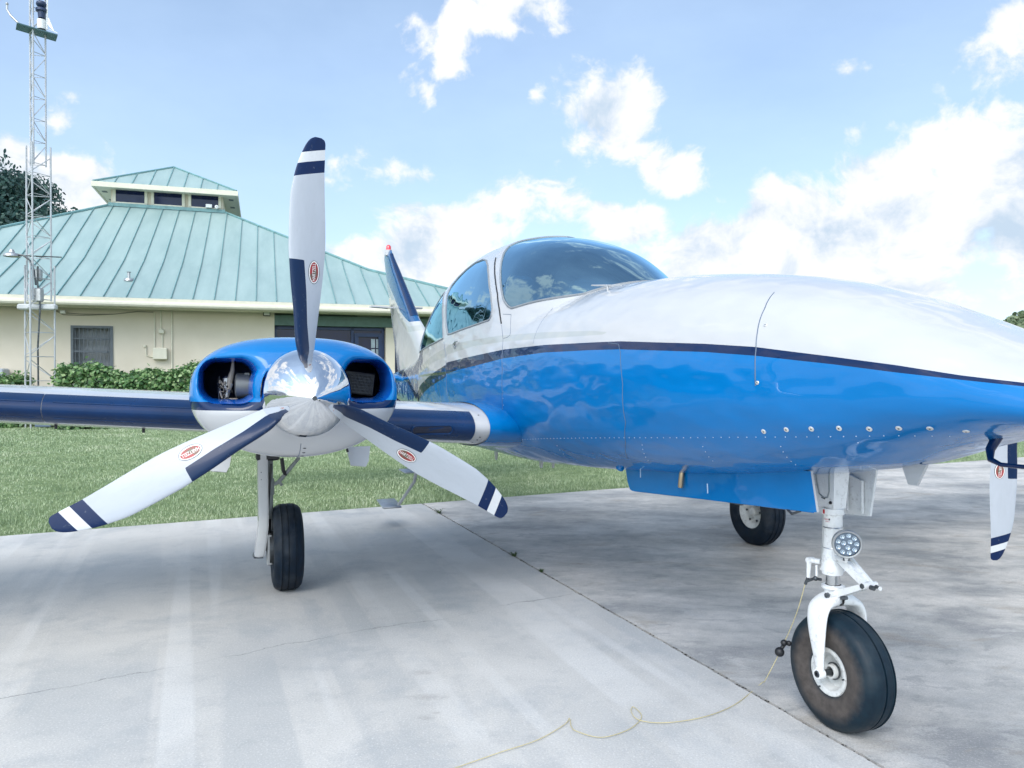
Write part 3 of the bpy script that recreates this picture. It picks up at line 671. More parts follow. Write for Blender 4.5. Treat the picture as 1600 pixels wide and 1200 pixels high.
# ---- wings
def foil(t):  # upper half thickness, t in 0..1 along chord
    return 5*(.2969*np.sqrt(t)-.126*t-.3516*t**2+.2843*t**3-.1036*t**4)
def wing_sec(y):
    le = float(Li(y, [(.40,.70),(.50,.76),(.60,.81),(.68,.845),(.75,.857),(.83,.855),(.95,.85),(5.3,.80)]))
    ch = float(Li(y, [(.5,2.05),(.83,1.88),(1.9,1.80),(5.3,1.15)]))
    th = float(Li(y, [(.5,.30),(.68,.285),(.83,.262),(1.2,.255),(3.2,.205),(5.3,.14)]))
    zc = float(Li(y, [(0,.985),(.83,1.047),(1.2,1.068),(3.2,1.198),(5.3,1.335)])); return le, ch, th, zc
def wing_pt(y, t, up, off=0.):
    le, ch, th, zc = wing_sec(y); h = foil(t)*th*(1.05 if up else .92)
    return (le-t*ch+off*(1 if t < .02 else 0), y, zc+(h+off if up else -h-off)-t*ch*.01)
tt = (1-np.cos(np.linspace(0, PI, 46)))/2
def build_wing(s):
    ys = np.unique(np.concatenate([np.linspace(.3,1,22), np.linspace(1,5.3,50)]))
    G = []
    for y in ys: G.append([wing_pt(y, t, True) for t in tt[::-1]] + [wing_pt(y, t, False) for t in tt[1:]])
    mb = MB(); mb.grid([[(p[0], s*p[1], p[2]) for p in r] for r in G]); w = mb.build('wing', M_WHITE, air, angle=60)
    # blue root fairing skin and boots lie on the leading edge
    def skin(name, y0, y1, tu, tl, off, mat, ny=24, nt=26):
        G = []
        for y in np.linspace(y0, y1, ny):
            ou = [(tu*(1-k/nt)**2, True) for k in range(nt)] + [(tl*(k/nt)**2, False) for k in range(nt+1)]
            r = []
            for t, up in ou:
                p = wing_pt(y, t, up); le, ch, th, zc = wing_sec(y)
                e = 1e-4+t*.02; q = wing_pt(y, t+e, up); dx, dz = q[0]-p[0], q[2]-p[2]; l = math.hypot(dx, dz)
                nx, nz = (-dz/l*-1, dx/l*-1) if up else (-dz/l, dx/l)
                if t < 1e-7: nx, nz = 1, 0
                if up: nx, nz = (dz/l, -dx/l)
                else: nx, nz = (-dz/l, dx/l)
                if t < 1e-7: nx, nz = 1, 0
                r.append((p[0]+nx*off, s*p[1], p[2]+nz*off))
            G.append(r)
        m2 = MB(); m2.grid(G); return m2.build(name, mat, w, angle=80)
    skin('root_fairing', .42, .755, .5, .5, .005, M_BLUE)
    skin('deice_boot', .845, 1.50, .062, .060, .004, M_BOOT); skin('deice_boot', 2.30, 3.027, .060, .065, .004, M_BOOT); skin('deice_boot', 3.03, 5.0, .060, .065, .004, M_BOOT)
    # inflation creases on the outer boots
    for (a, b) in ((2.34, 2.98), (3.06, 4.9)):
        for t, up in ((.012, True), (.020, False)):
            m2 = MB(); m2.tube([(lambda p: (p[0]+.003, s*p[1], p[2]+(.003 if up else -.003)))(wing_pt(y, t, up)) for y in np.linspace(a, b, 20)], .0035, 6); m2.build('boot_crease', M_BOOT, w)
    # landing-light like intake slot in the inner boot
    y0, y1, z0, z1 = .98, 1.215, 1.018, 1.068
    ring = []; cx = .862
    for k in range(40):
        a = 2*PI*k/40; r = (z1-z0)/2; yy = (y0+y1)/2 + (math.copysign((y1-y0)/2-r, math.cos(a))+r*math.cos(a)); zz = (z0+z1)/2+r*math.sin(a)
        le, ch, th, zc = wing_sec(yy); ring.append(Vector((le-((zz-zc)/(th*1.484))**2*ch+.008, s*yy, zz)))
    m2 = MB(); m2.add(ring+[sum(ring, Vector())/40], [(i, (i+1) % 40, 40) for i in range(40)], 0); m2.tube(ring, .006, 8, m=1, closed=True); m2.build('air_intake', [M_DARK, M_BOOT], w)  # no real hollow: the slot's inner shade is put into the dark insert
    # screw heads on the white root band
    m2 = MB()
    for t, up in ((.10, False), (.05, False), (.025, False), (.2, False), (.04, True)):
        p = wing_pt(.80, t, up); m2.sphere((p[0], s*p[1], p[2]), .006, n=5, sc=(1,1,.5))
    m2.build_each('fastener', M_DSTEEL, w)
    m2 = MB()
    for y in (2.6, 3.0): p = wing_pt(y, .12, False); m2.tube([(p[0], s*y, p[2]+.01), (p[0], s*y, p[2]-.022)], .007, 8)
    m2.build_each('fuel_drain', M_RUB, w)
    m2 = MB(); m2.lathe([(-1.9,.0),(-1.7,.06),(-1.2,.16),(-.6,.235),(0,.26),(.5,.25),(.9,.19),(1.12,.10),(1.2,.001)], (.45, s*5.42, 1.42), (1,0,.02), 32); m2.build('tip_tank', M_WHITE, w)
    return w
wings = [build_wing(-1), build_wing(1)]

# ---- fin and tailplane
def build_tail():
    zs = np.linspace(1.25, 3.12, 50); G = []; att = []
    for z in zs:
        le = float(Li(z, [(1.25,-2.6),(1.6,-3.1),(1.9,-3.62),(2.05,-3.93),(3.0,-5.33),(3.12,-5.46)])); te = float(Li(z, [(1.25,-4.9),(1.45,-5.05),(3.05,-5.93),(3.12,-5.90)]))
        th = float(Li(z, [(1.25,.26),(1.6,.20),(2.0,.155),(2.8,.10),(3.06,.06),(3.12,.012)])); ch = le-te
        G.append([(le-t*ch, foil(t)*th, z) for t in tt[::-1]] + [(le-t*ch, -foil(t)*th, z) for t in tt[1:]])
    V = np.array(G).reshape(-1, 3); F = grid_faces(len(zs), len(G[0]), False)
    fld = V[:, 2]-np.interp(V[:, 0], [-5.9,-5.5,-5.0,-4.6,-4.1], [2.78,2.66,2.42,2.2,2.02])
    fin = mesh_np('tail_fin', V, F, M_FIN, air, {'strip': fld}, sharp=50)
    m = MB(); G = []
    for z in np.linspace(2.10, 3.06, 20):
        le = float(Li(z, [(1.9,-3.62),(2.05,-3.93),(3.0,-5.33),(3.12,-5.46)])); te = float(Li(z, [(1.45,-5.05),(3.05,-5.93)])); th = float(Li(z, [(2.0,.155),(2.8,.10),(3.06,.06)])); ch = le-te
        r = [(.07*(1-k/8)**2, 1) for k in range(8)] + [(.07*(k/8)**2, -1) for k in range(9)]
        G.append([(le-t*ch+.004, sg*(foil(t)*th+.004), z) for t, sg in r])
    m.grid(G); m.build('deice_boot', M_BOOT, fin)
    for sg in (-1, 1):
        m = MB(); m.prism([(0,0),(.02,.34),(-.10,.36),(-.17,0)], (-5.05,0,2.28), (1,0,0), (0,sg,.03), .02); m.build('antenna_blade', M_WHITE, fin)
    m = MB(); m.lathe([(0,.045),(.02,.045),(.02,.036),(.07,.034),(.09,.02),(.096,.001)], (-5.62,0,3.12), (0,0,1), 16, m=0); m.lathe([(-.06,.05),(.02,.048)], (-5.62,0,3.12), (0,0,1), 16, m=1); m.build('beacon', [M_RED, M_WHITE], fin)
    for s in (-1, 1):
        m = MB(); G = []
        for y in np.linspace(.03, 2.3, 12):
            le = -4.35-.12*y; ch = .95-.12*y; G.append([(le-t*ch, s*y, 1.34+foil(t)*.10) for t in tt[::-1]] + [(le-t*ch, s*y, 1.34-foil(t)*.10) for t in tt[1:]])
        m.grid(G); m.build('tailplane', M_BLUE, air)
build_tail()

# ---- nacelles
NY = 1.911
def build_nacelle(s):
    yc = s*NY; zc = 1.262
    xs_ = [(1.62,1),(1.3,1.0),(.9,.985),(.4,.95),(-.2,.86),(-.8,.70),(-1.4,.48),(-1.9,.22),(-2.05,.06)]
    th = np.linspace(-PI, PI, 288, endpoint=False)
    def ring(k, nt=2.55, nb=2.05): return sup(th, .435*k, .252*k, .268*k, nt, nb)
    rows = []; r1 = ring(1.)
    rho = np.concatenate([np.linspace(.30, .9, 62), .9+.1*np.sin(np.linspace(0, PI/2, 30))[1:]])
    XF, XL = 1.60, .285
    def xfront(r): return XF+XL*(1-np.clip(r, 0, 1)**3.0)**(1/2.3)
    for r in rho: rows.append(np.stack([np.full(th.shape, xfront(r)), yc+r*r1*np.cos(th), zc+r*r1*np.sin(th)], -1))
    for x in np.linspace(1.58, -2.05, 70):
        k = float(T(x, xs_)); rr = ring(k) if x < 1.6 else r1
        rows.append(np.stack([np.full(th.shape, x), yc+rr*np.cos(th), zc+.02*(1-k)+rr*np.sin(th)], -1))
    V = np.array(rows).reshape(-1, 3); F = grid_faces(len(rows), len(th))
    def inl(y, z, side):  # rounded inlet outline, outboard/inboard; a little drooped at the outer corner
        cy, cz, hw, hh, rr = yc+side*.284, 1.327, .113, .092, .070
        dx = np.abs(y-cy)-hw+rr; dz = np.abs(z-cz)-hh+rr
        q = np.hypot(np.maximum(dx, 0), np.maximum(dz, 0))+np.minimum(np.maximum(dx, dz), 0)-rr
        cut = np.hypot(y-yc, z-1.289)-.192     # scallop round the spinner
        return np.maximum(q, -cut)
    i1, i2 = inl(V[:, 1], V[:, 2], -1), inl(V[:, 1], V[:, 2], 1); sd = np.minimum(i1, i2)
    sdm = np.where(V[:, 0] > 1.6, sd, 1.)
    # flared, rounded lip: a shallow dish outside the lip and a quarter-round into the duct
    dish = np.clip(1-sdm/.05, 0, 1)**2*.020; lr = .022; c = np.clip((lr-sdm)/lr, 0, 1); lip = lr*(1-np.sqrt(np.maximum(0, 1-c**2)))
    V[:, 0] -= np.where(V[:, 0] > 1.6, dish+lip, 0)
    line = 1.226+0*V[:, 0]; strip = (V[:, 2]-line+.018)/.034
    inner, outer, (VV, seg) = clip(V, F, sdm, np.column_stack([strip]))
    nac = mesh_np('engine_nacelle', outer[0], outer[1], M_COWL, air, {'strip': outer[2][:, 0]}, sharp=60)
    # ducts
    for ch, closed in chains(seg):
        if len(ch) < 20: continue
        P = np.array([VV[i] for i in ch]); cen = P.mean(0); G = []
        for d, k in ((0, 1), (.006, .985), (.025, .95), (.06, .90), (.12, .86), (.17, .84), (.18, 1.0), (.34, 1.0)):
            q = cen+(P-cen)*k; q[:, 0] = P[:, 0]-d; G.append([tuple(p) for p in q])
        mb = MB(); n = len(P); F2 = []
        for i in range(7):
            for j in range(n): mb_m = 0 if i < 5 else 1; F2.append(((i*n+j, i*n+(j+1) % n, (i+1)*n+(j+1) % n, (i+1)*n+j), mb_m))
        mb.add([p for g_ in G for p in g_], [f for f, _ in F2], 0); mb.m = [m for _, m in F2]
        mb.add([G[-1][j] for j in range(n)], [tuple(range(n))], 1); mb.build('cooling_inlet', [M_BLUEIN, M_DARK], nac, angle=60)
    # alternator with its leads in the outboard... image-left inlet, oil cooler in the other
    mb = MB(); a = Vector((1.62, yc-.220, 1.305)); mb.lathe([(-.032,.0),(-.032,.045),(-.026,.054),(.026,.054),(.032,.048),(.032,.0)], a, (.12,1,0), 32)
    mb.bbox((1.635, yc-.207, 1.355), (.03,.022,.012), .003); mb.tube([(1.63, yc-.19, 1.352), (1.63, yc-.15, 1.35)], .004, 6); mb.build('alternator', simple("alternator_casing", (.16,.17,.17), .4, metal=.4, var=.15), nac)
    mb = MB()
    for k in range(9):
        y = yc-.27-random.uniform(0, .045); z = 1.29+random.uniform(-.03, .05)
        pts = [(1.6, y, z)]
        for q in range(4): pts.append((1.6+random.uniform(-.02, .02), y+random.uniform(-.022, .022), z+random.uniform(-.055, .045)))
        mb.tube(pts, random.choice([.003, .004, .007]), 6, m=k % 3)
    mb.tube([(1.6, yc-.262, 1.405), (1.6, yc-.264, 1.37), (1.6, yc-.272, 1.34), (1.6, yc-.28, 1.29)], [.006,.009,.012,.011], 8, m=1); mb.bbox((1.58, yc-.285, 1.31), (.04,.035,.07), .008, 2)
    mb.bbox((1.6, yc-.27, 1.245), (.03,.06,.014), .003, 1)
    mb.build('engine_wiring', [M_BLACKM, M_SEAT, M_ALU], nac)
    mb = MB(); R_ = Matrix.Rotation(-.12, 3, 'X')
    mb.box((1.52, yc+.27, 1.315), (.03,.16,.10), 1, R_)
    for k in range(26): mb.box(Vector((1.538, yc+.27, 1.315))+R_ @ Vector((0, -.075+k*.006, 0)), (.02,.0018,.092), 0, R_)
    for k in range(7): mb.box(Vector((1.546, yc+.27, 1.315))+R_ @ Vector((0, 0, -.04+k*.0133)), (.006,.152,.0018), 0, R_)
    mb.box(Vector((1.54, yc+.27, 1.315))+R_ @ Vector((0, -.082, 0)), (.03,.004,.125), 2, R_); mb.build('oil_cooler', [M_CORE, M_DARK, M_CORE], nac)
    # lower cowl seam and fasteners
    def npt(x, a): r = float(sup(np.array([a]), .435, .252, .268, 2.55, 2.05)[0]); return Vector((x, yc+r*math.cos(a), zc+r*math.sin(a)))
    mb = MB(); 
    for rr in np.linspace(.55, .995, 12):
        pass
    mb.tube([Vector((float(xfront(np.array(rr)))+.0005, yc-.005+.0*rr, zc-.268*rr)) for rr in np.linspace(.72, .999, 14)], .0014, 5); mb.build('cowl_seam', M_SEAM, nac)
    mb = MB()
    for rr in (.80, .88, .95): mb.sphere((float(xfront(np.array(rr))), yc+.012, zc-.268*rr), .0045, n=5, sc=(.6,1.6,.7))
    for k in range(15):
        a = -PI/2+(k-7)*.145; p = npt(1.50, a); mb.sphere(p, .0045, n=5, sc=(1.3,1.3,.6))
    mb.build_each('cowl_fastener', M_DSTEEL, nac)
    for dy, w in ((-.315, .12), (.385, .13)):
        mb = MB(); mb.prism([(-w/2,.04),(w/2,.04),(w/2*.75,-.045),(w*.25,-.075),(-w/2*.75,-.065)], (.92, yc+dy, .93), (0,1,0), (-.45,0,.9), .008); mb.build('cowl_flap', M_WHITE, nac)
    mb = MB(); mb.tube([(1.0, yc+.31, 1.02), (1.0, yc+.31, .955)], .004, 6); mb.tube([(1.0, yc+.31, .96), (1.02, yc+.31, .955)], .007, 6); mb.build('drain_pipe', M_RUB, nac)
    return nac
M_CORE = simple('cooler_fins', (.11,.12,.13), .5, metal=.3)
nacs = [build_nacelle(-1), build_nacelle(1)]

# ---- propellers
BL = [(a*.99, b, c) for a, b, c in [(.06,-.022,.015),(.106,-.030,.018),(.198,-.054,.026),(.317,-.065,.036),(.443,-.080,.046),(.51,-.086,.050),(.562,-.090,.052),(.661,-.091,.049),(.743,-.090,.044),(.819,-.080,.040),(.866,-.070,.038),(.911,-.056,.038),(.945,-.043,.038),(.968,-.031,.038),(.984,-.018,.034),(.992,-.004,.022)]]
BR = [b[0] for b in BL]
def blade_frame(r):
    le = float(T(r, [(b[0], b[1]) for b in BL])); te = float(T(r, [(b[0], b[2]) for b in BL])); be = math.radians(float(Li(r, [(0,62),(.12,58),(.2,48),(.35,37),(.6,26),(.99,17)])))
    return le, te, be
def blade_mesh():
    rs = np.concatenate([np.linspace(.06, .93, 90), np.linspace(.93, .982, 22)[1:]]); n = 21; G = []; rad = []; boot = []
    for r in rs:
        le, te, be = blade_frame(r); c = te-le; tk = float(Li(r, [(.06,.050),(.15,.045),(.25,.030),(.5,.017),(.8,.010),(.992,.003)]))
        row = []; ts = (1-np.cos(np.linspace(0, PI, n)))/2
        seq = [(t, 1) for t in ts] + [(t, -1) for t in ts[-2:0:-1]]
        for t, sg in seq:
            y = le+t*c; h = 2*foil(t)*tk*.5+ (foil(t)*tk*.7 if sg > 0 else 0)
            x = -math.tan(be)*(y-0)*.75 + (h if sg > 0 else -h*.5)
            row.append((x, y, r)); rad.append(r-.29*y)
            yb = float(Li(r, [(.06,.0),(.178,.0),(.27,-.011),(.39,-.018),(.51,-.030)])); boot.append(max(y-yb, r-.51, .10-r) if sg > 0 or t < .3 else 1.)
        G.append(row)
    k = len(G[0]); V = [p for r in G for p in r]; F = [tuple(f) for f in grid_faces(len(G), k)] + [tuple((len(G)-1)*k+j for j in range(k))]
    return V, F, rad, boot
BV = blade_mesh()
def text_mesh(txt, size, font=None):
    cu = bpy.data.curves.new('lettering', 'FONT'); cu.body = txt; cu.size = size; cu.align_x = 'CENTER'; cu.align_y = 'CENTER'; cu.resolution_u = 3
    o = bpy.data.objects.new('lettering', cu); C.objects.link(o); bpy.context.view_layer.update()
    me = o.evaluated_get(bpy.context.evaluated_depsgraph_get()).to_mesh(); V = [v.co.copy() for v in me.vertices]; F = [tuple(p.vertices) for p in me.polygons]
    bpy.data.objects.remove(o); bpy.data.curves.remove(cu); return V, F
TXT = text_mesh("HARTZELL", .0135)
M_DWHITE = simple("decal_white", (.85,.85,.82), .4); M_DBLACK = simple("decal_navy_rim", (.01,.02,.04), .4)
def m_decal():
    n = NT("decal_red_bronze"); g_ = n.noise(26, 3, .5, n.mapv((1,1,1)), 1.0)
    n.set(Base_Color=n.ramp(g_, [(.40, (.10,.085,.055)), (.55, (.33,.03,.035))]), Roughness=.4); return n.m
M_DRED = m_decal()
def decal_mesh():
    r0 = .468; y0 = .010; le, te, be = blade_frame(r0)
    def P(a, b, off): # a along radius, b across blade
        r = r0+a; y = y0+b; le, te, be = blade_frame(r); c = te-le; t = (y-le)/c; tk = float(Li(r, [(.06,.050),(.15,.045),(.25,.030),(.5,.017),(.8,.010)]))
        return (-math.tan(be)*y*.75+float(foil(np.array(t)))*tk*1.7+off, y, r)
    mb = MB()
    for (A, B, off, m) in ((.0445,.0225,.0012,1),(.0425,.0205,.0018,2),(.0385,.0170,.0024,0)):
        k = 40; V = []; F = []; rr = [0, .4, .8, 1.]
        for q in rr:
            for j in range(k): V.append(P(A*q*math.cos(2*PI*j/k), B*q*math.sin(2*PI*j/k), off))
        for i in range(3):
            for j in range(k): F.append((i*k+j, i*k+(j+1) % k, (i+1)*k+(j+1) % k, (i+1)*k+j))
        mb.add(V, F, m)
    V, F = TXT; ym = max(abs(v.x) for v in V); sc = .0345/ym
    mb.add([P(v.x*sc, -(v.y*sc*1.25)*(-1 if False else 1)+ -.18*v.x*sc*0, .0032) for v in V], F, 2)
    return mb
def build_prop(s, phase):
    p = empty('propeller', (2.02, s*NY, 1.277), 0, air); p.rotation_euler = (0, math.radians(2.6), 0)
    first = mesh_np('blade', *BV[:2], M_BLADE, p, {'rad': BV[2], 'boot': BV[3]}, sharp=60) if s < 0 else bpy.data.objects.new('blade', PB.data)
    if s > 0: C.objects.link(first); first.parent = p
    for k in range(3):
        b = first if k == 0 else bpy.data.objects.new('blade', first.data)
        if k: C.objects.link(b); b.parent = p
        b.rotation_euler = (phase+k*2*PI/3, 0, 0)
        if k == 0 and s < 0: dc = DEC.build('blade_decal', [M_DRED, M_DBLACK, M_DWHITE], p, smooth=False); globals()['DCO'] = dc
        else:
            dc = bpy.data.objects.new('blade_decal', DCO.data); C.objects.link(dc); dc.parent = p
        dc.rotation_euler = b.rotation_euler
    mb = MB(); L_ = .262; R0 = .172; prof = [(-.10,R0*.93),(-.098,R0),(-.08,R0*1.005),(-.02,R0*1.0)]
    for i in range(1, 30):
        t = i/29; prof.append((-.02+(L_+.02)*t, R0*(1-t**1.75)**.82 if t < 1 else .0005))
    mb.lathe(prof, (0,0,0), (1,0,0), 72); mb.lathe([(-.10,R0*.93),(-.105,.02)], (0,0,0), (1,0,0), 48); mb.build('spinner', M_CHROME, p, angle=50)
    mb = MB(); mb.lathe([(L_-.012,.0085),(L_-.003,.0085),(L_+.001,.006),(L_+.001,.0005)], (0,0,0), (1,0,0), 12)
    for k in range(3):
        a = phase+k*2*PI/3+PI/3
        for q in (-.02, .02):
            mb.sphere((.06, -(.118)*math.sin(a+q*6), .118*math.cos(a+q*6)), .004, n=5)
    mb.build_each('spinner_screw', M_DSTEEL, p)
    return p, first
DEC = decal_mesh()
_, PB = build_prop(-1, -.031+0); build_prop(1, PI+.012)

# ---- tyres
def tyre(mb, c, R, W, rin, m0=0, m1=1, grooves=(), n=72, ax=(0,1,0), flat=0.0):
    prof = [(-W*.36, rin), (-W*.44, rin+.012), (-W*.495, rin+(R-rin)*.40), (-W*.492, rin+(R-rin)*.60), (-W*.455, rin+(R-rin)*.79), (-W*.38, R*.945), (-W*.27, R*.982), (-W*.13, R*.998)]
    prof = prof + [(W*.0, R*1.001)] + [(-a, b) for a, b in prof[::-1]]
    pf = []
    for (a, b), (a2, b2) in zip(prof[:-1], prof[1:]):
        for k in range(3): t = k/3; pf.append((a+(a2-a)*t, b+(b2-b)*t))
    pf.append(prof[-1])
    for g_ in grooves:
        ext = []
        for d in (-.004, -.003, .003, .004): ext.append((g_+d, R*.999 if abs(d) > .0035 else R-.006))
        pf = [q for q in pf if abs(q[0]-g_) > .0045]+ext; pf.sort(key=lambda q: (0 if q[1] > R*.9 else (1 if q[0] > 0 else -1), q[0])) if False else None
        pf = sorted([q for q in pf if q[1] > R*.94], key=lambda q: q[0]); lo = [q for q in prof if q[1] <= R*.94 and q[0] < 0]; hi = [q for q in prof if q[1] <= R*.94 and q[0] > 0]
        pf = lo+pf+hi
    k0 = mb.n; mb.lathe(pf, c, ax, n, m=m0)
    # sidewall material
    nf = len(pf)-1
    for i in range(nf):
        if (pf[i][1]+pf[i+1][1])/2 < R*.90:
            st = len(mb.m)-nf*n+i*n
            for j in range(n): mb.m[st+j] = m1
    if flat:
        for i in range(k0, mb.n):
            x, y, z = mb.v[i]
            if z < flat: mb.v[i] = (x, y+(y-c[1])*.12*(1-z/flat), flat*.0+max(z, .001))
def bolts(mb, c, r, k, ax=1, rb=.006, y=0., m=0):
    for j in range(k):
        a = 2*PI*j/k; mb.lathe([(0, rb), (.008, rb), (.009, .0005)], (c[0]+r*math.cos(a), c[1]+y, c[2]+r*math.sin(a)), (0, ax, 0), 8, m=m)

# ---- main gear
def build_main(s):
    g_ = empty('main_gear', (0, 0, 0), 0, air); R = .272; W = .182; wy = s*1.83; c = (0, wy, R-.008)
    mb = MB(); tyre(mb, c, R, W, .135, 0, 0, grooves=(-.042, -.004, .038), flat=.02); mb.build('tyre', [M_TYRE, M_TYRE], g_, angle=35)
    mb = MB(); i_ = -s  # inboard face direction
    mb.lathe([(-.03,.02),(-.02,.07),(.035,.095),(.055,.115),(.066,.137),(.060,.142)], c, (0,i_,0), 40); mb.lathe([(-.03,.02),(.0,.09),(-.055,.115),(-.066,.137)], c, (0,i_,0), 40)
    mb.lathe([(-.03,.035),(.045,.034),(.055,.026),(.056,.0005)], c, (0,i_,0), 24); bolts(mb, c, .082, 6, i_, .009, i_*.03, m=1); mb.build('wheel_hub', [M_RIM, M_DSTEEL], g_, angle=30)
    oy = s*1.945
    mb = MB(); mb.lathe([(-.012,.02),(-.012,.108),(.012,.108),(.012,.02)], (0, s*1.925, c[2]), (0,s,0), 32); mb.bbox((0.02, s*1.938, c[2]+.0), (.10,.034,.20), .008, 1); mb.build('brake', [M_DSTEEL, M_ALU], g_, angle=30)
    mb = MB(); mb.tube([(0,oy,.90),(0,oy,.455)], .034, 20, m=0); mb.tube([(0,oy,.70),(0,oy,.60)], .041, 20, m=0); mb.tube([(0,oy,.475),(0,oy,.452)], .038, 20, m=0)
    mb.tube([(0,oy,.46),(0,oy,.33)], .021, 16, m=1); mb.tube([(.0,oy,.34),(.0,oy,.25)], .026, 12, m=1); mb.tube([(0,oy+s*.01,.262),(0,s*1.85,.262)], .02, 12, m=1)
    mb.tube([(0,oy-s*.01,.655),(.0,s*1.88,.675),(0,s*1.75,.83)], [.012,.014,.012], 10, m=0); mb.tube([(0,s*1.875,.665),(0,s*1.86,.675)], .02, 10, m=0)
    mb.tube([(.02,s*1.86,.83),(.02,s*1.85,.75),(.0,s*1.835,.72)], .012, 8, m=2); mb.tube([(-.05,oy,.42),(-.11,oy,.36),(-.05,oy,.29)], .010, 8, m=1); mb.tube([(.04,oy-s*.02,.80),(.045,oy-s*.01,.65),(.03,oy,.5),(.03,s*1.93,.38),(.02,s*1.925,.33)], .006, 8, m=2)
    mb.bbox((0,oy,.85),(.12,.14,.06),.01,2)
    mb.build('gear_strut', [M_GEARG, M_DSTEEL, M_BLACKM], g_, angle=35)
    mb = MB(); G = []
    for z, w0, dy in ((.86,.10,0),(.70,.10,-.002),(.52,.11,-.004),(.42,.125,-.004),(.33,.14,.006),(.25,.15,.018),(.225,.14,.021)):
        yo = s*(2.005+dy); G.append([(-w0*.8,yo-s*.018,z),(-w0*.4,yo,z),(w0*.2,yo+s*.006,z),(w0*.55,yo,z),(w0*.62,yo-s*.02,z),(w0*.62,yo-s*.05,z)])
    mb.grid(G, 0); mb.grid([[(p[0]-.004,p[1]-s*.008,p[2]) for p in r] for r in G], 0); mb.tube([G[-1][k] for k in range(6)], .006, 6, m=1)
    for k in range(8): z = .75-k*.045; mb.sphere((.058, s*1.985, z), .005, n=4, m=1)
    mb.build('gear_door', [M_WHITE, M_DSTEEL], g_, angle=50)
build_main(-1); build_main(1)

def smooth_path_(P, k=6):
    P = [Vector(p) for p in P]; out = []
    for i in range(len(P)-1):
        p0, p1, p2, p3 = P[max(i-1, 0)], P[i], P[i+1], P[min(i+2, len(P)-1)]
        for j in range(k):
            t = j/k; out.append(.5*((2*p1)+(p2-p0)*t+(2*p0-5*p1+4*p2-p3)*t*t+(3*p1-p0-3*p2+p3)*t**3))
    return out+[P[-1]]
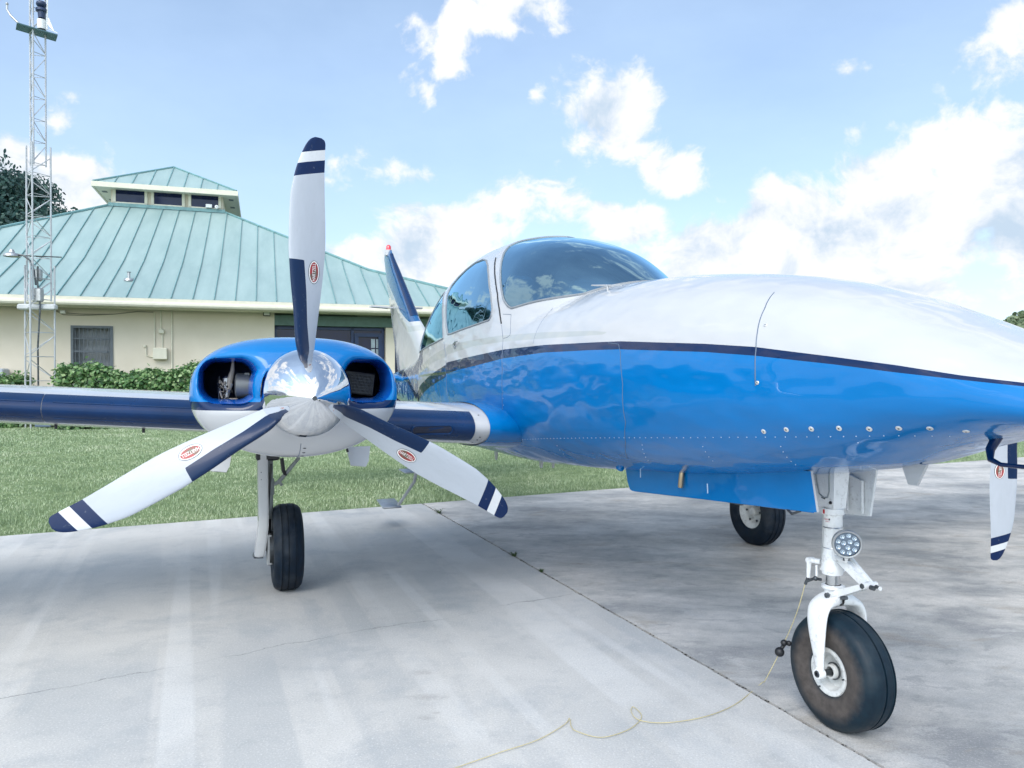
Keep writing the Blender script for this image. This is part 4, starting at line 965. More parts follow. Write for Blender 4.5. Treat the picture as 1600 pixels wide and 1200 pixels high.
# ---- nose gear
def build_nose():
    g_ = empty('nose_gear', (-.016, 0, 0), 0, air); sx = 2.752; wx = 2.795; R = .222; W = .152; c = (wx, 0, R-.006)
    mb = MB(); tyre(mb, c, R, W, .088, 0, 1, grooves=(-.001, .04), n=96, flat=.014); mb.build('tyre', [M_TYREN, M_TYREN], g_, angle=38)
    mb = MB()
    for i_ in (-1, 1):
        mb.lathe([(.010,.02),(.014,.048),(.022,.060),(.046,.067),(.058,.070),(.062,.078),(.062,.088),(.054,.093)], c, (0,i_,0), 48)
        mb.lathe([(.010,.030),(.052,.026),(.052,.019),(.02,.018)], c, (0,i_,0), 24, m=0); mb.lathe([(.030,.033),(.036,.033),(.036,.028)], c, (0,i_,0), 24, m=1); bolts(mb, c, .080, 3, i_, .0035, i_*.061, m=1)
    mb.build('wheel_hub', [M_RIM, M_DSTEEL], g_, angle=30)
    # axle and fork: a yoke over the tyre with two blades
    mb = MB(); top = Vector((sx+.005, 0, .500))
    for i_ in (-1, 1):
        y = i_*.098
        P = [((2.765,i_*.015,.484),.040,.030),((2.768,i_*.05,.479),.045,.026),((2.772,i_*.083,.464),.050,.018),((2.776,i_*.098,.430),.050,.013),((2.780,i_*.101,.37),.043,.012),((2.786,i_*.101,.31),.032,.011),((2.792,i_*.100,.26),.022,.010),((2.795,i_*.099,.215),.017,.010)]
        G = []
        for j, (p, a, b) in enumerate(P):
            p = Vector(p); t = (Vector(P[min(j+1, len(P)-1)][0])-Vector(P[max(j-1, 0)][0])).normalized(); e1 = Vector((1,0,0)); e1 = (e1-t*e1.dot(t)).normalized(); e2 = t.cross(e1)
            G.append([tuple(p+e1*math.copysign(abs(math.cos(q))**.8, math.cos(q))*a+e2*math.copysign(abs(math.sin(q))**.8, math.sin(q))*b) for q in np.linspace(0, 2*PI, 20, endpoint=False)])
        # subdivide the blade path smoothly
        G2 = []
        for a_, b_ in zip(G[:-1], G[1:]):
            for k in range(4): t = k/4; G2.append([tuple(np.array(u)*(1-t)+np.array(v)*t) for u, v in zip(a_, b_)])
        G2.append(G[-1]); A = np.array(G2)
        for _ in range(4): A[1:-1] = (A[:-2]+2*A[1:-1]+A[2:])/4
        mb.grid([[tuple(p) for p in r] for r in A], 0, closed=True)
        mb.lathe([(-.012,.0),(-.012,.020),(.010,.022),(.014,.019),(.014,.013)], (2.795, i_*.100, .215), (0,i_,0), 24, m=0); mb.lathe([(.010,.013),(.010,.0005)], (2.795, i_*.100, .215), (0,i_,0), 20, m=1)
        mb.lathe([(.013,.0135),(.017,.012),(.017,.007),(.011,.0065)], (2.795, i_*.100, .215), (0,i_,0), 20, m=2)
    mb.tube([(2.795,-.09,.215),(2.795,.09,.215)], .012, 14, m=2); mb.tube([(sx+.004,0,.525),(sx+.006,0,.50),(sx+.010,0,.465)], [.034,.034,.03], 22, m=0)
    mb.lathe([(0,.030),(.012,.044),(.02,.044),(.024,.03)], (sx+.004,0,.512), (0,0,1), 26, m=0)
    mb.build('fork', [M_GEARW, M_DARK, M_DSTEEL], g_, angle=45)
    mb = MB(); mb.tube([(sx+.004,0,.50),(sx+.002,0,.61)], .0262, 24); mb.build('piston', M_STEEL, g_)
    mb = MB(); X = sx
    mb.lathe([(.574,.027),(.576,.038),(.600,.043),(.608,.040),(.655,.0395),(.66,.0365),(.70,.0355),(.745,.0355),(.750,.0365),(.806,.036),(.810,.0425),(.832,.0425),(.834,.036)], (X,0,0), (0,0,1), 40, m=0)
    # flared trunnion above the collar: two webs and an oil drum
    mb.add([(X-.043,-.030,.834),(X+.036,-.030,.834),(X+.048,-.038,.985),(X-.080,-.038,.985),(X-.043,.030,.834),(X+.036,.030,.834),(X+.048,.038,.985),(X-.080,.038,.985)], [(0,1,2,3),(4,7,6,5),(0,3,7,4),(1,5,6,2),(0,4,5,1)], 0)
    sh = [(-.050,.980),(-.046,.93),(-.034,.885),(-.012,.872),(.008,.876),(.018,.90),(.022,.980)]
    mb.tube([(X+a, -.0385+(.985-b)*.053, b) for a, b in sh], .0035, 8, m=3); mb.lathe([(0,.006),(.006,.006),(.0062,.0003)], (X+.024,-.031,.858), (0,-1,0), 8, m=1)
    mb.tube([(X-.022,-.034,.872),(X-.004,-.0345,.869)], .0022, 5, m=1)
    mb.box((X+.0,-.0427,.821),(.0065,.004,.016),2); mb.bbox((X,0,.592),(.066,.075,.026),.01,0)
    mb.build('strut_cylinder', [M_GEARW, M_BLACKM, M_REDINK, simple("shadow_joint_grey", (.25,.28,.29), .6)], g_, angle=40)
    # red stencil
    mb = MB()
    def curved(txt, size, zc_, a0, m):
        V, F = text_mesh(txt, size); mb.add([((X+.0368*math.sin(a0+v.x/.0365)), -.0368*math.cos(a0+v.x/.0365), zc_+v.y) for v in V], F, m)
    curved("TURN", .0085, .791, .10, 0); curved("LIMITS", .0060, .783, .28, 0)
    V, F = [(.0,-.0035),(.005,-.0035),(.005,.0035),(0,.0035)], [(0,1,2,3)]
    mb.add([((X+.0368*math.sin(.42+a/.0365)), -.0368*math.cos(.42+a/.0365), .792+b) for a, b in V], F, 1); mb.build('strut_stencil', [M_REDINK, M_BLKINK], g_, smooth=False)
    # torque links
    mb = MB()
    def link(a, b, wa, wb, th=.012, m=0):
        a, b = Vector(a), Vector(b); d = (b-a); L_ = d.length; d.normalize(); v = Vector((0,1,0)); n = d.cross(v)
        for yy in (-1, 1):
            poly = [(0,-wa),(L_,-wb),(L_,wb),(0,wa)]
            mb.prism([(p, q) for p, q in poly], a+v*yy*th*1.5, d, n, th*.8, m)
        mb.prism([(L_*.1,-wa*.35),(L_*.9,-wb*.35),(L_*.9,wb*.35),(L_*.1,wa*.35)], (a+b)/2-d*L_/2, d, n, th*2.6, m)
    K = (2.930,0,.575); link((2.798,0,.655), K, .020, .009); link((2.790,0,.508), K, .014, .009, .013)
    mb.tube([(2.93,-.030,.575),(2.93,.035,.575)], .012, 14, m=0); mb.tube([(2.93,-.034,.575),(2.93,-.030,.575)], .010, 6, m=1); mb.tube([(2.958,-.02,.577),(2.975,-.02,.577)], .009, 8, m=1); mb.tube([(2.935,0,.576),(2.985,0,.577)], .008, 8, m=0); mb.tube([(2.975,-.012,.584),(2.975,.012,.572)], .007, 6, m=1)
    mb.tube([(2.79,-.055,.508),(2.79,.05,.508)], .0125, 14, m=0); mb.tube([(2.79,-.068,.508),(2.79,-.055,.508)], .0095, 6, m=1); mb.tube([(2.80,-.036,.655),(2.80,.036,.655)], .014, 14, m=0); mb.lathe([(0,.007),(.004,.007),(.004,.0005)], (2.822,-.027,.652), (0,-1,0), 8, m=1)
    mb.tube([(2.83,-.03,.505),(2.855,-.03,.512)], .008, 6, m=1)
    mb.build('torque_link', [M_GEARW, M_DSTEEL], g_, angle=40)
    # steering arm on the aft side
    mb = MB(); mb.tube([(2.71,-.02,.615),(2.672,-.035,.614)], .011, 10); mb.tube([(2.672,-.05,.614),(2.672,-.02,.614)], .012, 12); mb.tube([(2.672,-.042,.612),(2.668,-.042,.545)], [.010,.007], 8)
    mb.tube([(2.665,-.045,.53),(2.69,-.03,.545),(2.715,-.02,.545)], .006, 6, m=1); mb.tube([(2.668,-.042,.548),(2.655,-.045,.515)], .006, 6, m=1); mb.tube([(2.70,-.03,.555),(2.70,-.03,.60)], .005, 6); mb.sphere((2.70,-.035,.548), .010, m=1, n=5)
    mb.build('steering_arm', [M_GEARW, M_DSTEEL], g_)
    # taxi lamp
    L0 = Vector((2.875, -.050, .722)); d = Vector((.80, -.52, -.10)).normalized(); mb = MB()
    mb.lathe([(-.045,.018),(-.038,.034),(-.016,.050),(.0,.0535),(.010,.0535),(.013,.051),(.012,.046)], L0, d, 40, m=0); mb.lathe([(.0,.047),(.006,.046),(.0065,.0005)], L0, d, 32, m=1)
    e1 = d.cross(Vector((0,0,1))).normalized(); e2 = e1.cross(d)
    for q, rr in ((3, .013), (9, .033)):
        for j in range(q):
            a = 2*PI*j/q+.3; p = L0+d*.008+e1*math.cos(a)*rr+e2*math.sin(a)*rr
            mb.lathe([(0,.0085),(.002,.008),(-.002,.004),(-.003,.0005)], p, d, 12, m=2); mb.sphere(p+d*.001, .0022, n=4, m=3)
    mb.tube([L0-d*.03, Vector((2.79,-.01,.70))], .016, 12, m=4); mb.tube([L0-e2*.052, L0-e2*.07-d*.01, Vector((2.80,-.03,.655))], .010, 8, m=4); mb.tube([L0-e2*.054-e1*.008, L0-e2*.066-e1*.008], .004, 6, m=5); mb.tube([L0-e2*.054+e1*.008, L0-e2*.066+e1*.008], .004, 6, m=5)
    lens = simple("lamp_cell_silver", (.7,.78,.85), .12, metal=.7); mb.build('taxi_lamp', [M_ALU, simple("lamp_face", (.10,.14,.19), .2, coat=1), lens, simple("led_cell", (.75,.85,.9), .2), M_GEARW, M_DSTEEL], g_, angle=35)
build_nose()
gn_ = [o for o in air.children if o.name.startswith('nose_gear')][0]
mb = MB(); mb.tube(smooth_path_([(2.742,-.034,.835),(2.738,-.036,.78),(2.738,-.037,.70),(2.736,-.040,.63)]), .0020, 6)
for z in (.76,.68): mb.tube([(2.755+.0375*math.cos(a), .0375*math.sin(a), z) for a in np.linspace(0, 2*PI, 25)[:-1]], .0022, 5, m=1, closed=True)
mb.build('hydraulic_line', [M_ALU, M_STEEL], gn_)
# nose gear doors
def door(poly, y, mat_out, mat_in, slant, name='nose_gear_door', side=-1):
    mb = MB(); V = [(x, y+(z-.9)*slant, z) for x, z in poly]; k = len(V); V2 = [(x, yy+.010, z) for x, yy, z in V]
    mb.add(V+V2, [tuple(range(k)), tuple(range(2*k-1, k-1, -1))]+[(i, i+k, (i+1) % k+k, (i+1) % k) for i in range(k)], 0); mb.m = [0 if side < 0 else 1, 1 if side < 0 else 0]+[1]*k
    return mb
mb = door([(1.455,.90),(1.49,.79),(1.517,.75),(1.54,.745),(2.17,.795),(2.747,.838),(2.85,.846),(2.87,.850),(2.835,.995),(2.5,.97),(1.455,.92)], -.20, 0, 1, .02); 
mb.tube([(1.54,-.19,.745),(2.17,-.19,.795),(2.84,-.19,.845)], .0045, 6); mb.tube([(2.70,-.195,.838),(2.74,-.20,.822),(2.78,-.195,.84)], .005, 6, m=2); mb.box((2.35,-.17,.815),(.10,.02,.03),2)
mb.build('nose_gear_door', [M_BLUE, M_WHITE, M_DSTEEL], fus, smooth=False)
mb = door([(2.58,.99),(2.60,.778),(2.758,.792),(2.80,.99)], .16, 0, 1, -.05, side=1); mb.build('nose_gear_door', [M_WHITE, M_GEARW], fus, smooth=False)
mb = MB(); mb.tube([(2.605,.152,.80),(2.60,.150,.93),(2.68,.150,.945),(2.735,.150,.93),(2.735,.152,.80)], .006, 6); mb.box((2.655,.150,.862),(.012,.006,.12)); mb.build('door_stiffener', M_GEARW, fus)
mb = MB(); mb.box((2.1,0,1.04),(1.0,.30,.10)); mb.build('wheel_well', M_DARK, fus)

# ------------------------------------------------------------------ cord trailing from the nose gear
AM = air.matrix_basis
def A2W(p): return AM @ Vector(p)
def gpt(px, py, z=.006):
    d = (CAMH-z)/((py-591.15)/CAMF); return Vector(((px-800)/CAMF*d, d, z))
def smooth_path(P, k=8):
    out = []
    for i in range(len(P)-1):
        p0, p1, p2, p3 = P[max(i-1, 0)], P[i], P[i+1], P[min(i+2, len(P)-1)]
        for j in range(k):
            t = j/k; out.append(.5*((2*p1)+(p2-p0)*t+(2*p0-5*p1+4*p2-p3)*t*t+(3*p1-p0-3*p2+p3)*t**3))
    out.append(P[-1]); return out
kink = A2W((2.640,-.047,.516)); mid = A2W((2.585,-.115,.25)); low = A2W((2.56,-.175,.12))
gr = [gpt(*q) for q in [(1192,1068),(1150,1102),(1100,1122),(1040,1131),(1000,1127),(987,1114),(990,1106),(1002,1117),(1000,1128),(980,1143),(940,1154),(903,1145),(893,1137),(890,1124),(882,1134),(840,1158),(780,1178),(700,1206)]]
mb = MB(); mb.tube(smooth_path([kink, A2W((2.63,-.08,.40)), mid, low]+gr), .0015, 6)
cord = empty('cord', tuple(kink)); co = mb.build('line', simple("yellow_cord", (.50,.43,.22), .7, var=.2)); co.parent = cord; co.location = -kink
mb = MB(); bq = mid-A2W((0,0,0))+A2W((0,0,0)); mb.sphere(bq+Vector((-.012,-.01,-.012)), .019, n=10); mb.sphere(bq+Vector((.006,-.008,.024)), .013, n=8); mb.sphere(bq+Vector((.026,-.008,.022)), .011, n=8); mb.tube([bq+Vector((0,0,0)), bq+Vector((.02,0,.03))], .008, 8)
co2 = mb.build('cord_knob', M_BLACKM); co2.parent = cord; co2.location = -kink
prop(cord, "thin yellow cord with black knobs trailing from the nose gear over the concrete", "cord")

# ------------------------------------------------------------------ building
YAW = math.radians(18)
BX0, BY0 = -7.74, 15.08
FAR = 1.6   # the whole background group stands this much farther out than first measured
bl = empty('terminal_building', (BX0*FAR, BY0*FAR, CAMH*(1-FAR)), YAW); bl.scale = (FAR, FAR, FAR)
prop(bl, "cream stucco airport building with green standing-seam metal roof and a square cupola", "building")
def m_stucco():
    n = NT("cream_stucco"); c = n.ramp(n.noise(1.2, 6, .6), [(.3, (.62,.56,.455)), (.7, (.69,.63,.525))]); n.set(Base_Color=c, Roughness=.9); n.bump(n.noise(90, 4, .7), .25, .01); return n.m
def m_roofmetal():
    n = NT("green_roof_metal"); w = n.noise(1.4, 6, .6, n.mapv((1.6, .35, .35))); f = n.noise(14, 6, .7, n.mapv((1, .2, .2)))
    c = n.mix(n.mr(w, .35, .7), (.25,.355,.35), (.33,.44,.43)); c = n.mix(n.mr(f, .5, .8, 0, .35), c, (.36,.47,.455)); n.set(Base_Color=c, Roughness=.42, Metallic=.0); n.b.inputs['Specular IOR Level'].default_value = .5; return n.m
M_STUC = m_stucco(); M_ROOF = m_roofmetal(); M_SEAMR = simple("roof_seam_green", (.15,.29,.30), .5, var=.2); M_FASC = simple("cream_trim", (.62,.60,.50), .55, var=.06); M_TRIMG = simple("dark_green_trim", (.09,.16,.145), .6, var=.15)
M_WING = simple("dark_window_glass", (.004,.010,.05), .08, coat=0, var=.2, vs=1., spec=.35); M_FRAME = simple("window_frame_bronze", (.10,.12,.14), .5); M_CURT = simple("grey_blind", (.30,.32,.34), .8, var=.15, vs=3); M_CREAM2 = simple("pale_cream_trim", (.66,.64,.53), .6, var=.05); M_BLUEF = simple("blue_door_frame", (.008,.03,.10), .4)
# roof rings: eave, break, cupola base.  local x along the facade, y back
E0 = dict(l=-7.07, r=8.6, f=0., b=14.8, z=2.93); B0 = dict(l=-4.6, r=5.2, f=2.4, b=12.4, z=4.0); K0 = dict(l=-1.15, r=1.65, f=6.0, b=8.9, z=5.95)
def rc(d): return [Vector((d['l'],d['f'],d['z'])),Vector((d['r'],d['f'],d['z'])),Vector((d['r'],d['b'],d['z'])),Vector((d['l'],d['b'],d['z']))]
mb = MB(); R0_, R1_, R2_ = rc(E0), rc(B0), rc(K0)
def face_strip(mb, a0, a1, b0, b1): mb.add([a0, a1, b1, b0], [(0,1,2,3)], 0)
for i in range(4):
    j = (i+1) % 4; face_strip(mb, R0_[i], R0_[j], R1_[i], R1_[j]); face_strip(mb, R1_[i], R1_[j], R2_[i], R2_[j])
# standing seams: front face between hips, plus the sides
def seams_on(mb, A, Bq, D, u, v0dir, step=.405, n0=-40, n1=60, m=1, h=.03):
    """A,B,D: (l,r,off,z) rows front to back for one slope, u axis along eave"""
    for k in range(n0, n1):
        pos = k*step+.13; pts = []
        def at(row0, row1, inside=True):
            (l0, r0, o0, z0), (l1, r1, o1, z1) = row0, row1
            lo0, lo1 = l0, l1; ts = []
            if l0 <= pos <= r0: t0 = 0.
            elif pos < l0: return None
            else: return None
            if l1 <= pos <= r1: t1 = 1.
            else: t1 = (pos-l0)/(l1-l0) if pos < l1 else (pos-r0)/(r1-r0)
            return (t0, t1)
        rows = [A, Bq, D]; cur = None
        for a, b in zip(rows[:-1], rows[1:]):
            q = at(a, b)
            if q is None: break
            for t in q: pts.append((pos, a[2]+(b[2]-a[2])*t, a[3]+(b[3]-a[3])*t))
            if q[1] < 1: break
        if len(pts) < 2: continue
        P = [u(p) for p in pts]
        for p, q in zip(P[:-1], P[1:]):
            if (q-p).length < .05: continue
            d = (q-p); L_ = d.length; rotm = d.to_track_quat('Y', 'Z').to_matrix(); mb.box((p+q)/2+Vector((0,0,h/2)), (.015, L_, h), m, rotm)
def row(d): return (d['l'], d['r'], d['f'], d['z'])
seams_on(mb, row(E0), row(B0), row(K0), lambda p: Vector(p), None)
def rowr(d): return (d['f'], d['b'], -d['r'], d['z'])
seams_on(mb, rowr(E0), rowr(B0), rowr(K0), lambda p: Vector((-p[1], p[0], p[2])), None)
for i in range(4):
    for a, b in ((R0_[i], R1_[i]), (R1_[i], R2_[i])):
        mb.tube([a+Vector((0,0,.02)), b+Vector((0,0,.02))], .035, 6, m=1)
roof = mb.build('roof', [M_ROOF, M_SEAMR], bl, smooth=False)
mb = MB(); mb.lathe([(0,.10),(.05,.08),(.06,.03),(.17,.028),(.19,.05),(.20,.01)], (.02, 1.05, 3.38), (0,0,1), 12); mb.build('roof_vent', M_ALU, roof)
# fascia, gutter and soffit
mb = MB(); l, r = E0['l'], E0['r']
mb.box(((l+r)/2, -.02, 2.875), (r-l+.04,.04,.10), 0); mb.tube([(l,-.06,2.80),(r,-.06,2.80)], .06, 10, m=0); mb.box(((l+r)/2, .03, 2.75), (r-l,.06,.035), 0); mb.box(((l+r)/2, .30, 2.76), (r-l,.5,.03), 1)
mb.box((r+.02, 7.4, 2.85), (.04,14.8,.15), 0); mb.box((l-.02, 7.4, 2.85), (.04,14.8,.15), 0)
for a in np.arange(l+.3, r, 2.6): mb.tube([(a,.13,2.735),(a,.13,2.73)], .045, 10, m=1)
mb.build('gutter', [M_FASC, M_CREAM2], bl, angle=30)
WY = .62  # wall plane
def wx(px):  # local x of the wall plane under a bearing (tangent of azimuth)
    k = (px-800)/CAMF; ca, sa = math.cos(YAW), math.sin(YAW)
    # X = -8.92 + ca*u - sa*WY ; Y = 15.18 + sa*u + ca*WY
    return (k*(BY0+ca*WY)-BX0+sa*WY)/(ca-k*sa)
def wz(px, py):
    u = wx(px); Y = BY0+math.sin(YAW)*u+math.cos(YAW)*WY; return CAMH-(py-591.15)/CAMF*Y
x_op0, x_col0, x_col1 = wx(429), wx(603), wx(617)
w0, w1, wt, wb = wx(111), wx(177), wz(140, 509), 1.05
mb = MB(); L0_ = E0['l']+.6; R0w = E0['r']-.6; t = .25
def wall(x0, x1, z0, z1): mb.box(((x0+x1)/2, WY+t/2, (z0+z1)/2), (x1-x0, t, z1-z0), 0)
wall(L0_, w0, 0, 2.75); wall(w0, w1, 0, wb); wall(w0, w1, wt, 2.75); wall(w1, x_op0, 0, 2.75); wall(x_col0, x_col1, 0, 2.48); 
mb.box(((L0_)+.12, 7.4, 1.37), (.24, 13.0, 2.75)); mb.box((R0w-.12, 7.4, 1.37), (.24, 13., 2.75)); mb.box(((L0_+R0w)/2, 14.1, 1.37), (R0w-L0_, .24, 2.75))
mb.build('wall', M_STUC, bl, smooth=False)
mb = MB(); mb.box(((x_op0+R0w)/2, WY+.10, 2.60), (R0w-x_op0, .2, .22)); mb.build('lintel_beam', M_TRIMG, bl, smooth=False)
# storefront glass
def storefront(x0, x1, bars, door=None):
    o = MB(); o.box(((x0+x1)/2, WY+.24, 1.25), (x1-x0, .02, 2.5)); pn = o.build('window', M_WING, bl, smooth=False)
    f = MB()
    for b in bars: f.box((b, WY+.20, 1.25), (.06,.07,2.5))
    f.box(((x0+x1)/2, WY+.20, 2.45), (x1-x0,.07,.06)); f.build('window_frame', M_BLUEF, pn, smooth=False); return pn
dx0 = wx(552)
storefront(x_op0, x_col0, [x_op0+.03, wx(490), dx0, x_col0-.04]); storefront(x_col1, R0w, [x_col1+.03, wx(700), wx(780)])
mb = MB(); zt = wz(570, 523); xa, xb = dx0+.04, x_col0-.05
for (c_, d_) in ((((xa+xb)/2, WY+.17, zt), (xb-xa,.07,.08)), ((xa+.05, WY+.17, zt/2), (.09,.06,zt)), ((xb-.05, WY+.17, zt/2), (.09,.06,zt)), (((xa+xb)/2, WY+.17, 1.0), (xb-xa,.06,.10))): mb.box(c_, d_)
mb.build('door', M_BLUEF, bl, smooth=False)
mb = MB()
for (a, b, c_, d_) in ((581,528,597,560),): 
    for i in range(2):
        for j in range(2):
            x0 = wx(a+(c_-a)*i/2+1); x1 = wx(a+(c_-a)*(i+1)/2-1); z1 = wz(a, b+(d_-b)*j/2+1); z0 = wz(a, b+(d_-b)*(j+1)/2-1); mb.box(((x0+x1)/2, WY+.222, (z0+z1)/2), (x1-x0, .006, z1-z0))
mb.build('door_reflection', simple("pale_painted_reflection", (.42,.50,.56), .6, var=.3, vs=12), bl, smooth=False)  # lit reflection in the door glass, put into pale panels
# barred window
mb = MB(); mb.box(((w0+w1)/2, WY+.20, (wt+wb)/2), (w1-w0, .02, wt-wb)); win = mb.build('window', M_CURT, bl, smooth=False)
mb = MB(); fw = .05
for c_, d_ in ((((w0+w1)/2, WY+.02, wt-fw/2), (w1-w0,.09,fw)), (((w0+w1)/2, WY+.02, wb+fw/2), (w1-w0,.09,fw)), ((w0+fw/2, WY+.02, (wt+wb)/2), (fw,.088,wt-wb-2*fw)), ((w1-fw/2, WY+.02, (wt+wb)/2), (fw,.088,wt-wb-2*fw)), (((w0+w1)/2, WY+.02, wt-.26), (w1-w0-2*fw,.05,.025)), (((w0+w1)/2, WY+.02, wt-.52), (w1-w0-2*fw,.05,.035))): mb.box(c_, d_)
for k in range(1, 10): mb.box((w0+(w1-w0)*k/10, WY-.0, (wt+wb)/2), (.014,.014,wt-wb-2*fw))
mb.box((w1-.14, WY-.02, wt-.53), (.08,.04,.05)); mb.build('window_bars', M_FRAME, win, smooth=False)
# conduits, boxes, floodlight
mb = MB(); M_CON = M_CREAM2
for px, y0, y1 in ((242,488,560),(252,484,516),(254,520,548),(269,484,590)): mb.tube([(wx(px), WY-.02, wz(px, y0)), (wx(px), WY-.02, wz(px, y1))], .014, 6)
mb.bbox((wx(253), WY-.04, wz(253,518)), (.10,.08,.09), .01); mb.bbox((wx(251), WY-.06, wz(251,553)), (.27,.12,.24), .015)
mb.tube([(wx(228), WY-.02, wz(228,540)), (wx(229), WY-.02, wz(229,556)), (wx(240), WY-.02, wz(240,558))], .012, 6); mb.sphere((wx(227), WY-.03, wz(227,541)), .03, n=6); mb.build('electrical_conduit', M_CON, bl, angle=30)
mb = MB(); xs0 = wx(82); 
import itertools
for a, off in ((0, 0), (1, .03)): mb.tube([(wx(px), WY-.02, wz(px, py)) for px, py in ((84,484),(100,489+a*3),(130,491+a*2),(180,491),(215,487),(240,488))], .007, 5)
mb.build('wall_cable', simple("cable_grey", (.22,.21,.18), .7), bl)
mb = MB(); fx, fz = wx(417), wz(417, 491); mb.bbox((fx, WY-.12, fz), (.15,.10,.10), .015, 0); mb.box((fx, WY-.172, fz), (.12,.006,.07), 1); mb.box((fx, WY-.06, fz+.08), (.05,.12,.10), 0); mb.build('floodlight', [M_BLACKM, simple("lamp_lens", (.55,.57,.55), .2)], bl, angle=30)
mb = MB(); mb.bbox((wx(100), WY-.05, 2.66), (.09,.12,.07), .01); mb.build('camera_housing', M_GEARW, bl)
mb = MB(); ux = wx(5); mb.bbox((ux-.25, WY-.25, wz(5,578)-.35), (.75,.4,.75), .02); mb.build('utility_cabinet', simple("pale_grey_enamel", (.42,.46,.50), .5), bl)
# cupola
cu = MB(); KF, KB_, KL, KR = 6.0, 8.9, -1.15, 1.65; z0, z1 = 5.9, 6.60
cu.box(((KL+KR)/2, (KF+KB_)/2, (z0+z1)/2), (KR-KL, KB_-KF, z1-z0), 0); cup = cu.build('cupola', M_STUC, bl, smooth=False)
mb = MB(); ov = .36; ze = 6.47; za = 7.45; cx, cy = (KL+KR)/2, (KF+KB_)/2
ring_ = [Vector((KL-ov,KF-ov,ze)),Vector((KR+ov,KF-ov,ze)),Vector((KR+ov,KB_+ov,ze)),Vector((KL-ov,KB_+ov,ze))]; ap = Vector((cx,cy,za))
for i in range(4): mb.add([ring_[i], ring_[(i+1) % 4], ap], [(0,1,2)], 0)
for i in range(4): mb.tube([ring_[i]+Vector((0,0,.015)), ap+Vector((0,0,.015))], .03, 6, m=1)
hw = (KR-KL)/2+ov
for k in range(-4, 5):
    x = k*.42; t_ = 1-abs(x)/hw; p = Vector((cx+x, KF-ov, ze)); q = Vector((cx+x, KF-ov+(cy-KF+ov)*t_, ze+(za-ze)*t_)); d = q-p; mb.box((p+q)/2+Vector((0,0,.012)), (.02, d.length, .025), 1, d.to_track_quat('Y', 'Z').to_matrix())
mb.build('cupola_roof', [M_ROOF, M_SEAMR], cup, smooth=False)
mb = MB(); rx, ry = KR-KL+2*ov, KB_-KF+2*ov
mb.box((cx, KF-ov-.02, ze-.06), (rx+.08,.04,.13), 0); mb.box((cx, KB_+ov+.02, ze-.06), (rx+.08,.04,.13), 0); mb.box((KL-ov-.02, cy, ze-.06), (.04,ry,.13), 0); mb.box((KR+ov+.02, cy, ze-.06), (.04,ry,.13), 0)
mb.box((cx, cy, ze-.09), (rx, ry, .02), 0); 
for sx_ in (KL-.2, KR+.2):
    for sy_ in (KF+.3, KF+1.3): mb.box((sx_, sy_, ze-.105), (.12,.16,.012), 1)
mb.build('cupola_eaves', [M_CREAM2, M_FRAME], cup, smooth=False)
mb = MB(); mb.box((cx, KF-.05, z0+.06), (KR-KL+.1,.10,.09)); mb.build('cupola_flashing', M_SEAMR, cup, smooth=False)
for k in range(3):
    xc = cx-.93+k*.93; zc_ = 6.20; fr = MB()
    for c_, d_ in (((xc, KF-.03, zc_+.22), (.84,.06,.07)), ((xc, KF-.03, zc_-.20), (.84,.06,.09)), ((xc-.385, KF-.03, zc_), (.07,.06,.36)), ((xc+.385, KF-.03, zc_), (.07,.06,.36))): fr.box(c_, d_)
    pn = MB(); pn.box((xc, KF-.012, zc_), (.70,.02,.40)); pane = pn.build('cupola_window', M_WING, cup, smooth=False); fr.build('window_frame', M_CREAM2, cup, smooth=False)
mb = MB(); mb.bbox((KR-.36, KF-.12, z0+.17), (.16,.1,.1), .01); mb.lathe([(0,.05),(.10,.05),(.12,.01)], (KR-.16, KF-.10, z0+.15), (0,-1,0), 10); mb.build('security_camera', M_GEARW, cup)

